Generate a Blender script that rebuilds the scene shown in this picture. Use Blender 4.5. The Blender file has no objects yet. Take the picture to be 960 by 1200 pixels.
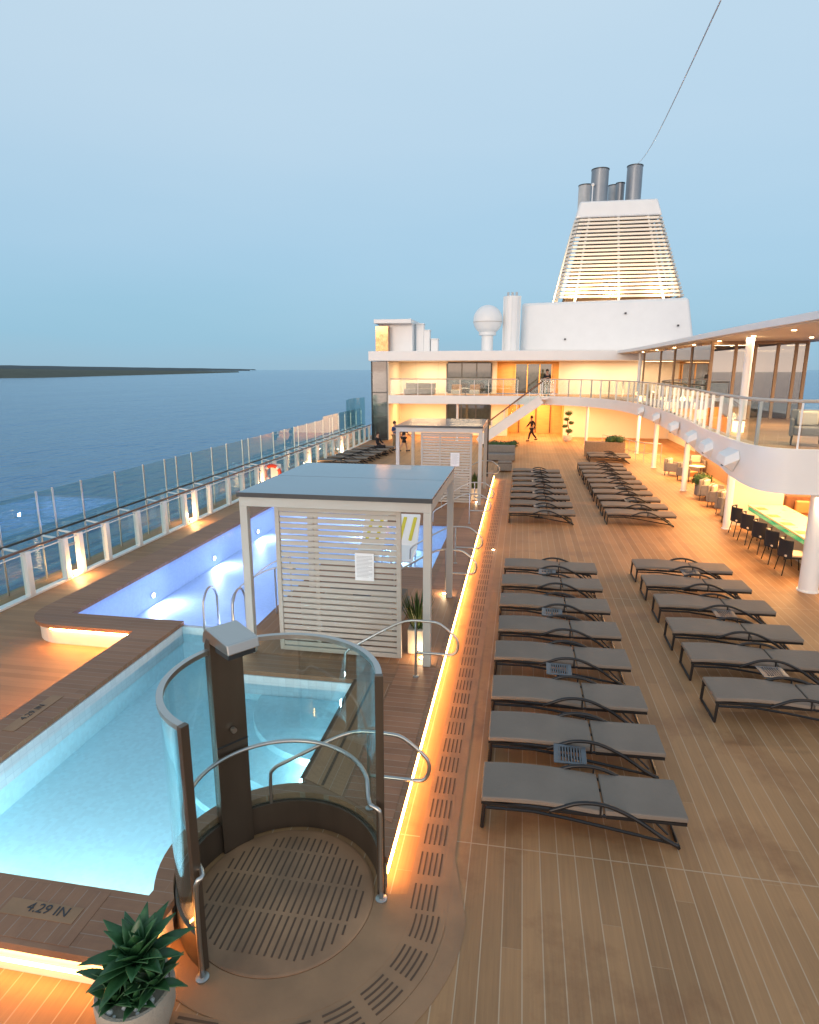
import bpy, math, random
from mathutils import Vector, Matrix
from mathutils.geometry import tessellate_polygon
random.seed(7)
R = math.radians
S = bpy.context.scene
C = S.collection
ORD = ['nearest', 'second', 'third', 'fourth', 'fifth', 'sixth', 'seventh', 'eighth', 'ninth', 'tenth', 'eleventh', 'twelfth']
ORG = {}

# ------------------------------------------------------------------ materials
def newmat(name):
    m = bpy.data.materials.new(name); m.use_nodes = True
    nt = m.node_tree; nt.nodes.clear()
    out = nt.nodes.new('ShaderNodeOutputMaterial')
    return m, nt, out
def nd(nt, t, **kw):
    n = nt.nodes.new(t)
    for k, v in kw.items():
        if k.startswith('i_'):
            n.inputs[k[2:].replace('_', ' ')].default_value = v
        else: setattr(n, k, v)
    return n
def mth(nt, op, a, b=None, c=None):
    n = nt.nodes.new('ShaderNodeMath'); n.operation = op
    for i, v in enumerate((a, b, c)):
        if v is None: continue
        if isinstance(v, (int, float)): n.inputs[i].default_value = v
        else: nt.links.new(v, n.inputs[i])
    return n.outputs[0]
def mixc(nt, f, a, b, typ='MIX'):
    n = nt.nodes.new('ShaderNodeMix'); n.data_type = 'RGBA'; n.blend_type = typ
    for idx, v in ((0, f), (6, a), (7, b)):
        if isinstance(v, (int, float)): n.inputs[idx].default_value = v
        elif isinstance(v, tuple): n.inputs[idx].default_value = (*v[:3], 1)
        else: nt.links.new(v, n.inputs[idx])
    return n.outputs[2]
def pm(name, col, rough=.5, metal=0., var=.1, scale=5., bump=0., coat=0., emis=0., ecol=None, stretch=None):
    m, nt, out = newmat(name)
    b = nd(nt, 'ShaderNodeBsdfPrincipled')
    tc = nd(nt, 'ShaderNodeTexCoord')
    src = tc.outputs['Object']
    if stretch:
        mp = nd(nt, 'ShaderNodeMapping'); mp.inputs['Scale'].default_value = stretch
        nt.links.new(src, mp.inputs[0]); src = mp.outputs[0]
    n = nd(nt, 'ShaderNodeTexNoise'); n.inputs['Scale'].default_value = scale; n.inputs['Detail'].default_value = 5
    nt.links.new(src, n.inputs['Vector'])
    a = tuple(max(0, c*(1-var*1.6)) for c in col); c2 = tuple(min(1, c*(1+var*1.3)) for c in col)
    nt.links.new(mixc(nt, n.outputs['Fac'], a, c2), b.inputs['Base Color'])
    nt.links.new(mth(nt, 'MULTIPLY_ADD', n.outputs['Fac'], .2, rough-.1), b.inputs['Roughness'])
    b.inputs['Metallic'].default_value = metal
    if coat: b.inputs['Coat Weight'].default_value = coat
    if bump:
        bp = nd(nt, 'ShaderNodeBump'); bp.inputs['Strength'].default_value = bump; bp.inputs['Distance'].default_value = .01
        n2 = nd(nt, 'ShaderNodeTexNoise'); n2.inputs['Scale'].default_value = scale*9
        nt.links.new(src, n2.inputs['Vector']); nt.links.new(n2.outputs['Fac'], bp.inputs['Height'])
        nt.links.new(bp.outputs[0], b.inputs['Normal'])
    if emis:
        b.inputs['Emission Color'].default_value = (*(ecol or col), 1); b.inputs['Emission Strength'].default_value = emis
    nt.links.new(b.outputs[0], out.inputs[0])
    return m
def glassm(name, tint, refl=.05, rough=0.):
    m, nt, out = newmat(name)
    t = nd(nt, 'ShaderNodeBsdfTransparent'); t.inputs[0].default_value = (*tint, 1)
    g = nd(nt, 'ShaderNodeBsdfGlossy'); g.inputs['Roughness'].default_value = rough; g.inputs[0].default_value = (1, 1, 1, 1)
    lw = nd(nt, 'ShaderNodeLayerWeight'); lw.inputs[0].default_value = .5
    f = mth(nt, 'MULTIPLY_ADD', mth(nt, 'POWER', lw.outputs['Facing'], 4.5), .85, refl)
    mx = nd(nt, 'ShaderNodeMixShader')
    nt.links.new(f, mx.inputs[0]); nt.links.new(t.outputs[0], mx.inputs[1]); nt.links.new(g.outputs[0], mx.inputs[2])
    nt.links.new(mx.outputs[0], out.inputs[0])
    return m
def emit(name, col, s):
    m, nt, out = newmat(name)
    e = nd(nt, 'ShaderNodeEmission'); e.inputs[0].default_value = (*col, 1); e.inputs[1].default_value = s
    nt.links.new(e.outputs[0], out.inputs[0]); return m
def teak(name, axis, w, col, caulk, seam=2.4, var=.2, rough=.55, cw=.045, seamoff=0., wet=0.):
    """axis = direction the planks run along (0 x, 1 y)"""
    m, nt, out = newmat(name)
    b = nd(nt, 'ShaderNodeBsdfPrincipled')
    g = nd(nt, 'ShaderNodeNewGeometry'); sp = nd(nt, 'ShaderNodeSeparateXYZ')
    nt.links.new(g.outputs['Position'], sp.inputs[0])
    across = sp.outputs[1-axis]; along = sp.outputs[axis]
    q = mth(nt, 'DIVIDE', across, w)
    fl = mth(nt, 'FLOOR', q); fr = mth(nt, 'FRACT', q)
    wn = nd(nt, 'ShaderNodeTexWhiteNoise', noise_dimensions='1D'); nt.links.new(fl, wn.inputs['W'])
    off = mth(nt, 'MULTIPLY', wn.outputs['Value'], seam)
    sq = mth(nt, 'DIVIDE', mth(nt, 'ADD', along, off), seam)
    sfl = mth(nt, 'FLOOR', sq); sfr = mth(nt, 'FRACT', sq)
    wn2 = nd(nt, 'ShaderNodeTexWhiteNoise', noise_dimensions='2D')
    cx = nd(nt, 'ShaderNodeCombineXYZ'); nt.links.new(fl, cx.inputs[0]); nt.links.new(sfl, cx.inputs[1]); nt.links.new(cx.outputs[0], wn2.inputs['Vector'])
    # grain
    cg = nd(nt, 'ShaderNodeCombineXYZ')
    nt.links.new(mth(nt, 'MULTIPLY', across, 38.), cg.inputs[0]); nt.links.new(mth(nt, 'MULTIPLY', along, 1.6), cg.inputs[1]); nt.links.new(mth(nt, 'MULTIPLY', fl, 3.7), cg.inputs[2])
    gn = nd(nt, 'ShaderNodeTexNoise'); gn.inputs['Scale'].default_value = 1.; gn.inputs['Detail'].default_value = 6; gn.inputs['Roughness'].default_value = .6
    nt.links.new(cg.outputs[0], gn.inputs['Vector'])
    big = nd(nt, 'ShaderNodeTexNoise'); big.inputs['Scale'].default_value = .55; big.inputs['Detail'].default_value = 6; nt.links.new(g.outputs['Position'], big.inputs['Vector'])
    val = mth(nt, 'MULTIPLY_ADD', wn2.outputs['Value'], .45, mth(nt, 'MULTIPLY_ADD', gn.outputs['Fac'], .7, mth(nt, 'MULTIPLY_ADD', big.outputs['Fac'], 1.1, -.62)))
    d = tuple(c*(1-var*1.5) for c in col); l = tuple(min(1, c*(1+var)) for c in col)
    base = mixc(nt, val, d, l)
    line = mth(nt, 'MAXIMUM', mth(nt, 'LESS_THAN', fr, cw), mth(nt, 'MULTIPLY', mth(nt, 'LESS_THAN', sfr, .002*2.4/seam), .5))
    if seamoff: line = mth(nt, 'MAXIMUM', line, mth(nt, 'LESS_THAN', mth(nt, 'FRACT', mth(nt, 'DIVIDE', mth(nt, 'SUBTRACT', along, seamoff), 7.9)), .0018))
    colr = mixc(nt, mth(nt, 'MULTIPLY', line, .68), base, caulk)
    # dirt / damp patches
    st = nd(nt, 'ShaderNodeTexNoise'); st.inputs['Scale'].default_value = .9; st.inputs['Detail'].default_value = 8; st.inputs['Roughness'].default_value = .65
    mp = nd(nt, 'ShaderNodeMapping'); mp.inputs['Location'].default_value = (3.1, 7.7, 0); nt.links.new(g.outputs['Position'], mp.inputs[0]); nt.links.new(mp.outputs[0], st.inputs['Vector'])
    rmp = nd(nt, 'ShaderNodeMapRange'); rmp.inputs['From Min'].default_value = .52; rmp.inputs['From Max'].default_value = .68; nt.links.new(st.outputs['Fac'], rmp.inputs['Value'])
    colr = mixc(nt, mth(nt, 'MULTIPLY', rmp.outputs[0], .3+wet), colr, tuple(c*f for c, f in zip(col, (.55, .42, .36))))
    nt.links.new(colr, b.inputs['Base Color'])
    nt.links.new(mth(nt, 'MULTIPLY_ADD', gn.outputs['Fac'], .25, mth(nt, 'MULTIPLY_ADD', rmp.outputs[0], -.12, rough-.1)), b.inputs['Roughness'])
    b.inputs['Specular IOR Level'].default_value = .35
    bp = nd(nt, 'ShaderNodeBump'); bp.inputs['Strength'].default_value = .35; bp.inputs['Distance'].default_value = .004
    nt.links.new(mth(nt, 'SUBTRACT', gn.outputs['Fac'], line), bp.inputs['Height']); nt.links.new(bp.outputs[0], b.inputs['Normal'])
    nt.links.new(b.outputs[0], out.inputs[0])
    return m
def tilem(name, col, grout, s=.05, rough=.5, var=.045):
    m, nt, out = newmat(name)
    b = nd(nt, 'ShaderNodeBsdfPrincipled'); g = nd(nt, 'ShaderNodeNewGeometry'); sp = nd(nt, 'ShaderNodeSeparateXYZ')
    nt.links.new(g.outputs['Position'], sp.inputs[0])
    line = None; fl = []
    for k in range(3):
        q = mth(nt, 'DIVIDE', mth(nt, 'ADD', sp.outputs[k], .0131), s); fl.append(mth(nt, 'FLOOR', q))
        l = mth(nt, 'LESS_THAN', mth(nt, 'FRACT', q), .08); line = l if line is None else mth(nt, 'MAXIMUM', line, l)
    c = nd(nt, 'ShaderNodeCombineXYZ')
    for k in range(3): nt.links.new(fl[k], c.inputs[k])
    wn = nd(nt, 'ShaderNodeTexWhiteNoise', noise_dimensions='3D'); nt.links.new(c.outputs[0], wn.inputs['Vector'])
    base = mixc(nt, wn.outputs['Value'], tuple(x*(1-var) for x in col), tuple(min(1, x*(1+var)) for x in col))
    nt.links.new(mixc(nt, mth(nt, 'MULTIPLY', line, .3), base, grout), b.inputs['Base Color'])
    b.inputs['Roughness'].default_value = rough
    nt.links.new(b.outputs[0], out.inputs[0]); return m

M = {}
M['teak_main'] = teak('teak_main', 1, .178, (.385, .205, .092), (.54, .40, .27), cw=.06, var=.25, wet=.35, seam=11., seamoff=5.78)
M['teak_left'] = teak('teak_left', 0, .13, (.36, .20, .105), (.22, .13, .08), cw=.04, seam=6.)
M['teak_cross'] = teak('teak_cross', 0, .12, (.36, .165, .09), (.42, .31, .23), cw=.07, seam=9., wet=.3)
M['teak_border'] = teak('teak_border', 1, .16, (.38, .19, .095), (.46, .32, .24), cw=.04, wet=.2)
M['coping_y'] = teak('coping_y', 0, .125, (.30, .15, .082), (.34, .25, .19), cw=.07, seam=7., wet=.15)
M['coping_x'] = teak('coping_x', 1, .125, (.30, .15, .082), (.34, .25, .19), cw=.07, seam=7., wet=.15)
M['resin'] = pm('tan_deck_resin', (.33, .18, .09), .6, var=.25, scale=2.5, bump=.2)
M['resin_wet'] = pm('damp_deck_resin', (.33, .175, .09), .5, var=.55, scale=1.7, bump=.2)
M['damp'] = pm('damp_patch', (.17, .075, .035), .3, var=.5, scale=6)
M['slot'] = pm('dark_slot', (.11, .06, .034), .8)
M['white'] = pm('white_paint', (.80, .80, .785), .38, var=.035, scale=1.3, bump=.03)
M['ivory'] = pm('ivory_paint', (.74, .69, .60), .45, var=.04)
M['white_hull'] = pm('hull_white_paint', (.74, .75, .76), .3, var=.04, scale=.6)
M['cream'] = pm('cream_wall', (.74, .66, .54), .6, var=.05, scale=.9)
M['amber'] = pm('amber_wood', (.62, .36, .13), .45, var=.2, scale=1.2, stretch=(1, 1, 12))
M['taupe'] = pm('taupe_powder_coat', (.50, .47, .42), .45, var=.05, scale=3)
M['slats'] = pm('taupe_slats', (.46, .41, .35), .5, var=.09, scale=2.2, stretch=(.6, 1, 9))
M['roofpanel'] = pm('dark_roof_panel', (.12, .145, .17), .16, var=.1, scale=1.2, coat=.5)
M['darkedge'] = pm('dark_trim', (.03, .035, .04), .35)
M['steel'] = pm('brushed_steel', (.52, .50, .47), .34, 1., var=.03, scale=2)
M['darksteel'] = pm('bronzed_steel', (.16, .125, .095), .36, .8, var=.12, scale=2, stretch=(3, 3, .5))
M['cushion'] = pm('grey_sling_fabric', (.205, .165, .132), .85, var=.16, scale=2., bump=.5)
M['blackframe'] = pm('black_aluminium', (.018, .016, .016), .35, .2)
M['tabletop'] = pm('slate_table', (.085, .10, .115), .35, var=.08)
M['glass'] = glassm('clear_glass', (.92, .975, .97), .04)
M['wind'] = glassm('green_tinted_glass', (.80, .93, .92), .07)
M['showerglass'] = glassm('shower_glass', (.85, .95, .955), .055)
M['winglass'] = pm('window_glass', (.03, .04, .045), .06, 0, var=.3, coat=1)
M['woodrail'] = pm('varnished_rail', (.16, .07, .035), .3, var=.2, scale=4)
M['riser'] = pm('cream_riser', (.74, .66, .56), .5, var=.06)
M['tile_near'] = tilem('aqua_mosaic', (.60, .86, .92), (.68, .88, .92))
M['tile_white'] = tilem('white_tile', (.72, .76, .78), (.42, .50, .54), s=.12, var=.05)
M['tile_far'] = tilem('pale_blue_mosaic', (.60, .68, .84), (.68, .76, .86))
M['pot'] = pm('stone_pot', (.40, .34, .27), .7, var=.18, scale=5, bump=.6)
M['leaf'] = pm('agave_leaf', (.045, .135, .045), .38, var=.6, scale=9)
M['leaf2'] = pm('bush_leaf', (.05, .11, .025), .5, var=.4, scale=8)
M['grassleaf'] = pm('grass_leaf', (.06, .10, .02), .5, var=.4, scale=8)
M['pebble'] = pm('white_pebble', (.68, .68, .66), .5, var=.1)
M['soil'] = pm('soil', (.04, .03, .02), .9)
M['armgrey'] = pm('grey_weave', (.22, .20, .18), .8, var=.15, scale=12, bump=.4)
M['creamcush'] = pm('cream_cushion', (.62, .52, .40), .85, var=.06, bump=.3)
M['tancush'] = pm('tan_leather', (.42, .20, .07), .6, var=.12)
M['brown'] = pm('brown_upholstery', (.14, .06, .03), .7, var=.2)
M['greencush'] = pm('olive_cushion', (.16, .17, .07), .8, var=.1)
M['bronzeslat'] = pm('woven_partition', (.30, .19, .11), .7, var=.2, scale=14)
M['bartop'] = pm('cream_bar_top', (.72, .58, .34), .3, var=.06)
M['green'] = pm('green_glazed_tile', (.01, .36, .16), .2, var=.15, emis=.25, ecol=(.01, .6, .25))  # faint emission in the tiles stands in for green LED light
M['blackcloth'] = pm('black_cloth', (.015, .015, .02), .85)
M['navy'] = pm('navy_cloth', (.03, .07, .19), .85)
M['khaki'] = pm('khaki_cloth', (.28, .20, .11), .85)
M['skin'] = pm('skin', (.46, .26, .18), .5, var=.04)
M['hair'] = pm('dark_hair', (.02, .012, .01), .6)
M['red'] = pm('orange_red_buoy', (.75, .06, .02), .45)
M['rope'] = pm('rope_white', (.8, .78, .74), .8)
M['yellow'] = pm('plain_yellow', (.62, .55, .06), .8)
M['paper'] = pm('paper_notice', (.80, .80, .80), .6, var=.02)
M['ink'] = pm('ink', (.25, .25, .26), .7)
M['marking'] = pm('dark_marking', (.035, .035, .04), .6)
M['pipe'] = pm('exhaust_steel', (.25, .28, .31), .4, .4, var=.12, scale=2)
M['pipe_light'] = pm('light_exhaust', (.45, .47, .48), .5, .1)
M['core'] = pm('funnel_core', (.10, .065, .04), .8, var=.5, scale=.5)
M['led'] = emit('warm_led', (1., .44, .12), 38.); M['led_corner'] = emit('bright_warm_led', (1., .46, .13), 70.); M['led_front'] = emit('dim_warm_led', (1., .42, .11), 26.)
M['lamp'] = emit('warm_lamp', (1., .66, .34), 30.)
M['lamp_soft'] = emit('soft_lamp', (1., .72, .42), 9.)
M['pool_lamp'] = emit('pool_lamp', (.85, .85, 1.), 18.)
M['exit'] = emit('exit_green', (.02, .5, .15), 1.2)
M['shade'] = pm('lamp_shade', (.8, .7, .5), .6, emis=3.0, ecol=(1, .62, .28))

# pool water
def waterm(name, tint, bumpd=.03, scale=3.):
    m, nt, out = newmat(name)
    t = nd(nt, 'ShaderNodeBsdfTransparent'); t.inputs[0].default_value = (*tint, 1)
    g = nd(nt, 'ShaderNodeBsdfGlossy'); g.inputs['Roughness'].default_value = .03
    tc = nd(nt, 'ShaderNodeNewGeometry'); n = nd(nt, 'ShaderNodeTexNoise'); n.inputs['Scale'].default_value = scale; n.inputs['Detail'].default_value = 3
    nt.links.new(tc.outputs['Position'], n.inputs['Vector'])
    bp = nd(nt, 'ShaderNodeBump'); bp.inputs['Strength'].default_value = .5; bp.inputs['Distance'].default_value = bumpd; nt.links.new(n.outputs['Fac'], bp.inputs['Height'])
    lw = nd(nt, 'ShaderNodeFresnel'); lw.inputs[0].default_value = 1.33
    nt.links.new(bp.outputs[0], lw.inputs['Normal']); nt.links.new(bp.outputs[0], g.inputs['Normal'])
    mx = nd(nt, 'ShaderNodeMixShader')
    nt.links.new(lw.outputs[0], mx.inputs[0]); nt.links.new(t.outputs[0], mx.inputs[1]); nt.links.new(g.outputs[0], mx.inputs[2])
    nt.links.new(mx.outputs[0], out.inputs[0]); return m
M['water_near'] = waterm('near_pool_water', (.90, .985, .995), .008, 1.6)
M['water_far'] = waterm('far_pool_water', (.80, .90, 1.), .012, 2.)
def seam_():
    m, nt, out = newmat('sea_water')
    b = nd(nt, 'ShaderNodeBsdfPrincipled'); b.inputs['Base Color'].default_value = (.008, .14, .31, 1); b.inputs['Roughness'].default_value = .12
    b.inputs['IOR'].default_value = 1.33
    g = nd(nt, 'ShaderNodeNewGeometry'); h = None
    for sc, wt, st in ((.012, 3.2, (1, .45, 1)), (.06, 1.8, (1, .4, 1)), (.25, .8, (1, .6, 1)), (.9, .18, (1, .8, 1))):
        mp = nd(nt, 'ShaderNodeMapping'); mp.inputs['Scale'].default_value = st; mp.inputs['Rotation'].default_value = (0, 0, .5)
        nt.links.new(g.outputs['Position'], mp.inputs[0])
        n = nd(nt, 'ShaderNodeTexNoise'); n.inputs['Scale'].default_value = sc; n.inputs['Detail'].default_value = 4; nt.links.new(mp.outputs[0], n.inputs['Vector'])
        v = mth(nt, 'MULTIPLY', n.outputs['Fac'], wt); h = v if h is None else mth(nt, 'ADD', h, v)
    bp = nd(nt, 'ShaderNodeBump'); bp.inputs['Strength'].default_value = .8; bp.inputs['Distance'].default_value = 1.6
    nt.links.new(h, bp.inputs['Height']); nt.links.new(bp.outputs[0], b.inputs['Normal'])
    nt.links.new(b.outputs[0], out.inputs[0]); return m
M['sea'] = seam_()
M['land'] = pm('scrub_land', (.06, .07, .045), .95, var=.4, scale=.02)
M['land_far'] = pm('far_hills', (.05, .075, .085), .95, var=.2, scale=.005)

# ------------------------------------------------------------------ mesh builder
class MB:
    def __init__(s): s.v = []; s.f = []
    def add(s, vs, fs):
        n = len(s.v); s.v += [tuple(v) for v in vs]; s.f += [tuple(i+n for i in f) for f in fs]; return s
    def box(s, x0, x1, y0, y1, z0, z1):
        return s.add([(x, y, z) for z in (z0, z1) for y in (y0, y1) for x in (x0, x1)],
                     [(0, 2, 3, 1), (4, 5, 7, 6), (0, 1, 5, 4), (2, 6, 7, 3), (0, 4, 6, 2), (1, 3, 7, 5)])
    def bar(s, a, b, w, h, up=(0, 0, 1)):
        a = Vector(a); b = Vector(b); d = (b-a).normalized(); u = Vector(up)
        if abs(d.dot(u)) > .98: u = Vector((0, 1, 0))
        r = d.cross(u).normalized(); u = r.cross(d)
        vs = [p + r*i*w/2 + u*j*h/2 for p in (a, b) for j in (-1, 1) for i in (-1, 1)]
        return s.add(vs, [(0, 2, 3, 1), (4, 5, 7, 6), (0, 1, 5, 4), (2, 6, 7, 3), (0, 4, 6, 2), (1, 3, 7, 5)])
    def tube(s, pts, r, n=8, closed=False):
        pts = [Vector(p) for p in pts]; L = len(pts); rings = []
        t0 = (pts[1]-pts[0]).normalized(); u = t0.orthogonal().normalized()
        rr = r if isinstance(r, (list, tuple)) else [r]*L
        vs = []
        for i, p in enumerate(pts):
            if closed: t = (pts[(i+1) % L]-pts[i-1]).normalized()
            else: t = (pts[min(i+1, L-1)]-pts[max(i-1, 0)]).normalized()
            u = (u - t*u.dot(t)).normalized(); w = t.cross(u)
            for k in range(n):
                a = 2*math.pi*k/n; vs.append(p + (u*math.cos(a)+w*math.sin(a))*rr[i])
        fs = []
        for i in range(L if closed else L-1):
            for k in range(n):
                j = (i+1) % L; fs.append((i*n+k, i*n+(k+1) % n, j*n+(k+1) % n, j*n+k))
        if not closed: fs += [tuple(range(n-1, -1, -1)), tuple((L-1)*n+k for k in range(n))]
        return s.add(vs, fs)
    def lathe(s, prof, c=(0, 0, 0), n=24):
        vs = []; fs = []
        for (r, z) in prof:
            for k in range(n): a = 2*math.pi*k/n; vs.append((c[0]+r*math.cos(a), c[1]+r*math.sin(a), c[2]+z))
        for i in range(len(prof)-1):
            for k in range(n): fs.append((i*n+k, i*n+(k+1) % n, (i+1)*n+(k+1) % n, (i+1)*n+k))
        fs.append(tuple(range(n-1, -1, -1))); fs.append(tuple((len(prof)-1)*n+k for k in range(n)))
        return s.add(vs, fs)
    def cyl(s, c, r, h, n=20): return s.lathe([(r, 0), (r, h)], c, n)
    def ball(s, c, r, n=16, sz=1.):
        m = n//2
        return s.lathe([(max(.001, r*math.sin(math.pi*i/m)), -r*sz*math.cos(math.pi*i/m)) for i in range(m+1)], c, n)
    def plate(s, outer, holes, z0, z1, bottom=True):
        loops = [outer]+list(holes); flat = [p for l in loops for p in l]; N = len(flat)
        tris = tessellate_polygon([[Vector((p[0], p[1], 0)) for p in l] for l in loops])
        def up(t):
            a, b, c = (flat[i] for i in t)
            return (b[0]-a[0])*(c[1]-a[1])-(b[1]-a[1])*(c[0]-a[0]) > 0
        fs = []
        for t in tris:
            t = tuple(t) if up(t) else tuple(reversed(t))
            fs.append(tuple(i+N for i in t))
            if bottom: fs.append(tuple(reversed(t)))
        k = 0
        for l in loops:
            A = sum(l[i][0]*l[(i+1) % len(l)][1]-l[(i+1) % len(l)][0]*l[i][1] for i in range(len(l)))
            ccw = (A > 0) == (l is outer)
            for i in range(len(l)):
                a = k+i; b = k+(i+1) % len(l)
                fs.append((a, b, b+N, a+N) if ccw else (b, a, a+N, b+N))
            k += len(l)
        return s.add([(p[0], p[1], z0) for p in flat]+[(p[0], p[1], z1) for p in flat], fs)
    def wallpath(s, pts, t, z0, z1):
        """vertical ribbon wall of thickness t along plan path"""
        n = len(pts); L = []; Rr = []
        for i in range(n):
            a = Vector(pts[max(i-1, 0)]).to_2d(); b = Vector(pts[min(i+1, n-1)]).to_2d(); d = (b-a).normalized(); nn = Vector((-d.y, d.x))
            p = Vector(pts[i]).to_2d(); L.append(p+nn*t/2); Rr.append(p-nn*t/2)
        vs = []
        for i in range(n):
            za = z0[i] if isinstance(z0, list) else z0; zb = z1[i] if isinstance(z1, list) else z1
            vs += [(L[i].x, L[i].y, za), (Rr[i].x, Rr[i].y, za), (Rr[i].x, Rr[i].y, zb), (L[i].x, L[i].y, zb)]
        fs = []
        for i in range(n-1):
            for k in range(4): fs.append((i*4+k, (i+1)*4+k, (i+1)*4+(k+1) % 4, i*4+(k+1) % 4))
        fs += [(0, 1, 2, 3), ((n-1)*4+3, (n-1)*4+2, (n-1)*4+1, (n-1)*4)]
        return s.add(vs, fs)
    def build(s, name, mat, parent=None, bevel=0., smooth=False, org=None, seg=2):
        me = bpy.data.meshes.new(name)
        if org is None: org = ORG.get(parent.name, (0, 0, 0)) if parent else (0, 0, 0)
        o0 = Vector(org)
        me.from_pydata([Vector(v)-o0 for v in s.v], [], s.f)
        me.materials.append(M[mat] if isinstance(mat, str) else mat)
        me.validate()
        if smooth: me.shade_smooth()
        o = bpy.data.objects.new(name, me); C.objects.link(o)
        if smooth == 'auto':
            me.set_sharp_from_angle(angle=R(35))
        if parent: o.parent = parent
        else: o.location = o0
        ORG[o.name] = tuple(o0)
        if bevel:
            b = o.modifiers.new('bevel', 'BEVEL'); b.width = bevel; b.segments = seg; b.limit_method = 'ANGLE'
        return o
def tag(o, label=None, cat=None, group=None, kind=None):
    if label: o['label'] = label
    if cat: o['category'] = cat
    if group: o['group'] = group
    if kind: o['kind'] = kind
    return o
def thing(name, loc, label, cat, group=None, rz=0.):
    o = bpy.data.objects.new(name, None); C.objects.link(o); o.empty_display_size = .2
    o.location = loc; o.rotation_euler = (0, 0, rz)
    ORG[o.name] = tuple(loc)
    return tag(o, label, cat, group)
def local(o):            # parts are given in the thing's own coordinates
    ORG[o.name] = (0, 0, 0); return o
def dup(root, loc=None, rz=None, label=None, parent=None):
    c = root.copy(); C.objects.link(c)
    if parent: c.parent = parent
    if loc is not None: c.location = loc
    if rz is not None: c.rotation_euler = (0, 0, rz)
    if label: c['label'] = label
    for ch in root.children: dup(ch, parent=c)
    return c
def arc(cx, cy, r, a0, a1, n=24):
    return [(cx+r*math.cos(R(a0+(a1-a0)*i/n)), cy+r*math.sin(R(a0+(a1-a0)*i/n))) for i in range(n+1)]
def smoothpath(pts, n=6):
    """Catmull-Rom through points"""
    P = [Vector(p) for p in pts]; out = []
    for i in range(len(P)-1):
        a = P[max(i-1, 0)]; b = P[i]; c = P[i+1]; d = P[min(i+2, len(P)-1)]
        for k in range(n):
            t = k/n
            out.append(.5*((2*b)+(-a+c)*t+(2*a-5*b+4*c-d)*t*t+(-a+3*b-3*c+d)*t**3))
    out.append(P[-1]); return out
def area(name, loc, size, power, col, rot=(0, 0, 0), sizey=None, spread=None):
    l = bpy.data.lights.new(name, 'AREA'); l.energy = power; l.color = col; l.size = size
    if sizey: l.shape = 'RECTANGLE'; l.size_y = sizey
    if spread: l.spread = R(spread)
    o = bpy.data.objects.new(name, l); C.objects.link(o); o.location = loc; o.rotation_euler = [R(a) for a in rot]; return o
def point(name, loc, power, col, rad=.06):
    l = bpy.data.lights.new(name, 'POINT'); l.energy = power; l.color = col; l.shadow_soft_size = rad
    o = bpy.data.objects.new(name, l); C.objects.link(o); o.location = loc; return o
WARM = (1., .54, .22); WARM2 = (1., .70, .40)

# ------------------------------------------------------------------ world, camera
w = bpy.data.worlds.new('World'); S.world = w; w.use_nodes = True
nt = w.node_tree; nt.nodes.clear()
wo = nd(nt, 'ShaderNodeOutputWorld'); bg = nd(nt, 'ShaderNodeBackground')
sky = nd(nt, 'ShaderNodeTexSky'); sky.sky_type = 'NISHITA'; sky.sun_disc = False
SUN_EL = R(2.0); SUN_ROT = R(195)
sky.sun_elevation = SUN_EL; sky.sun_rotation = SUN_ROT; sky.air_density = 1.; sky.dust_density = .6; sky.ozone_density = 2.
tc = nd(nt, 'ShaderNodeTexCoord'); sp = nd(nt, 'ShaderNodeSeparateXYZ'); nt.links.new(tc.outputs['Generated'], sp.inputs[0])
cr = nd(nt, 'ShaderNodeValToRGB'); el = cr.color_ramp.elements
def s2l(c): return tuple(((x/255+.055)/1.055)**2.4 if x > 10 else x/255/12.92 for x in c)
stops = [(0., (146, 184, 206)), (.05, (140, 187, 214)), (.16, (160, 196, 221)), (.30, (178, 205, 225)), (.46, (190, 212, 228)), (1., (160, 185, 208))]
el[0].position = 0; el[0].color = (*s2l(stops[0][1]), 1); el[1].position = 1; el[1].color = (*s2l(stops[-1][1]), 1)
for p, c in stops[1:-1]:
    e = el.new(p); e.color = (*s2l(c), 1)
nz = nd(nt, 'ShaderNodeTexNoise'); nz.inputs['Scale'].default_value = 1.3; nz.inputs['Detail'].default_value = 4
mpw = nd(nt, 'ShaderNodeMapping'); mpw.inputs['Scale'].default_value = (1, 1, 5); nt.links.new(tc.outputs['Generated'], mpw.inputs[0]); nt.links.new(mpw.outputs[0], nz.inputs['Vector'])
nt.links.new(mth(nt, 'ADD', sp.outputs[2], mth(nt, 'MULTIPLY_ADD', nz.outputs['Fac'], .16, -.08)), cr.inputs[0])
# afterglow low in the sky behind the camera, where the sun has set
back = mth(nt, 'MAXIMUM', mth(nt, 'MULTIPLY', sp.outputs[1], -1.), 0.)
low = mth(nt, 'POWER', mth(nt, 'SUBTRACT', 1., mth(nt, 'ABSOLUTE', sp.outputs[2])), 5.)
glow = mixc(nt, mth(nt, 'MULTIPLY', back, low), (0, 0, 0), (4.2, 3.05, 2.3))
grad = mixc(nt, 1., cr.outputs[0], glow, 'ADD')
skys = mixc(nt, 1., sky.outputs[0], (.03, .03, .03), 'MULTIPLY')
tot = mixc(nt, 1., grad, skys, 'ADD')
nt.links.new(tot, bg.inputs[0]); bg.inputs[1].default_value = .69
nt.links.new(bg.outputs[0], wo.inputs[0])
sl = bpy.data.lights.new('sun', 'SUN'); sl.energy = .5; sl.angle = R(14); sl.color = (1., .78, .62)
so = bpy.data.objects.new('sun', sl); C.objects.link(so); so.rotation_euler = (R(82), 0, R(180-195+180-165+ -15+0))
so.rotation_euler = Vector((.26, .95, -.17)).to_track_quat('-Z', 'Y').to_euler()
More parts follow.
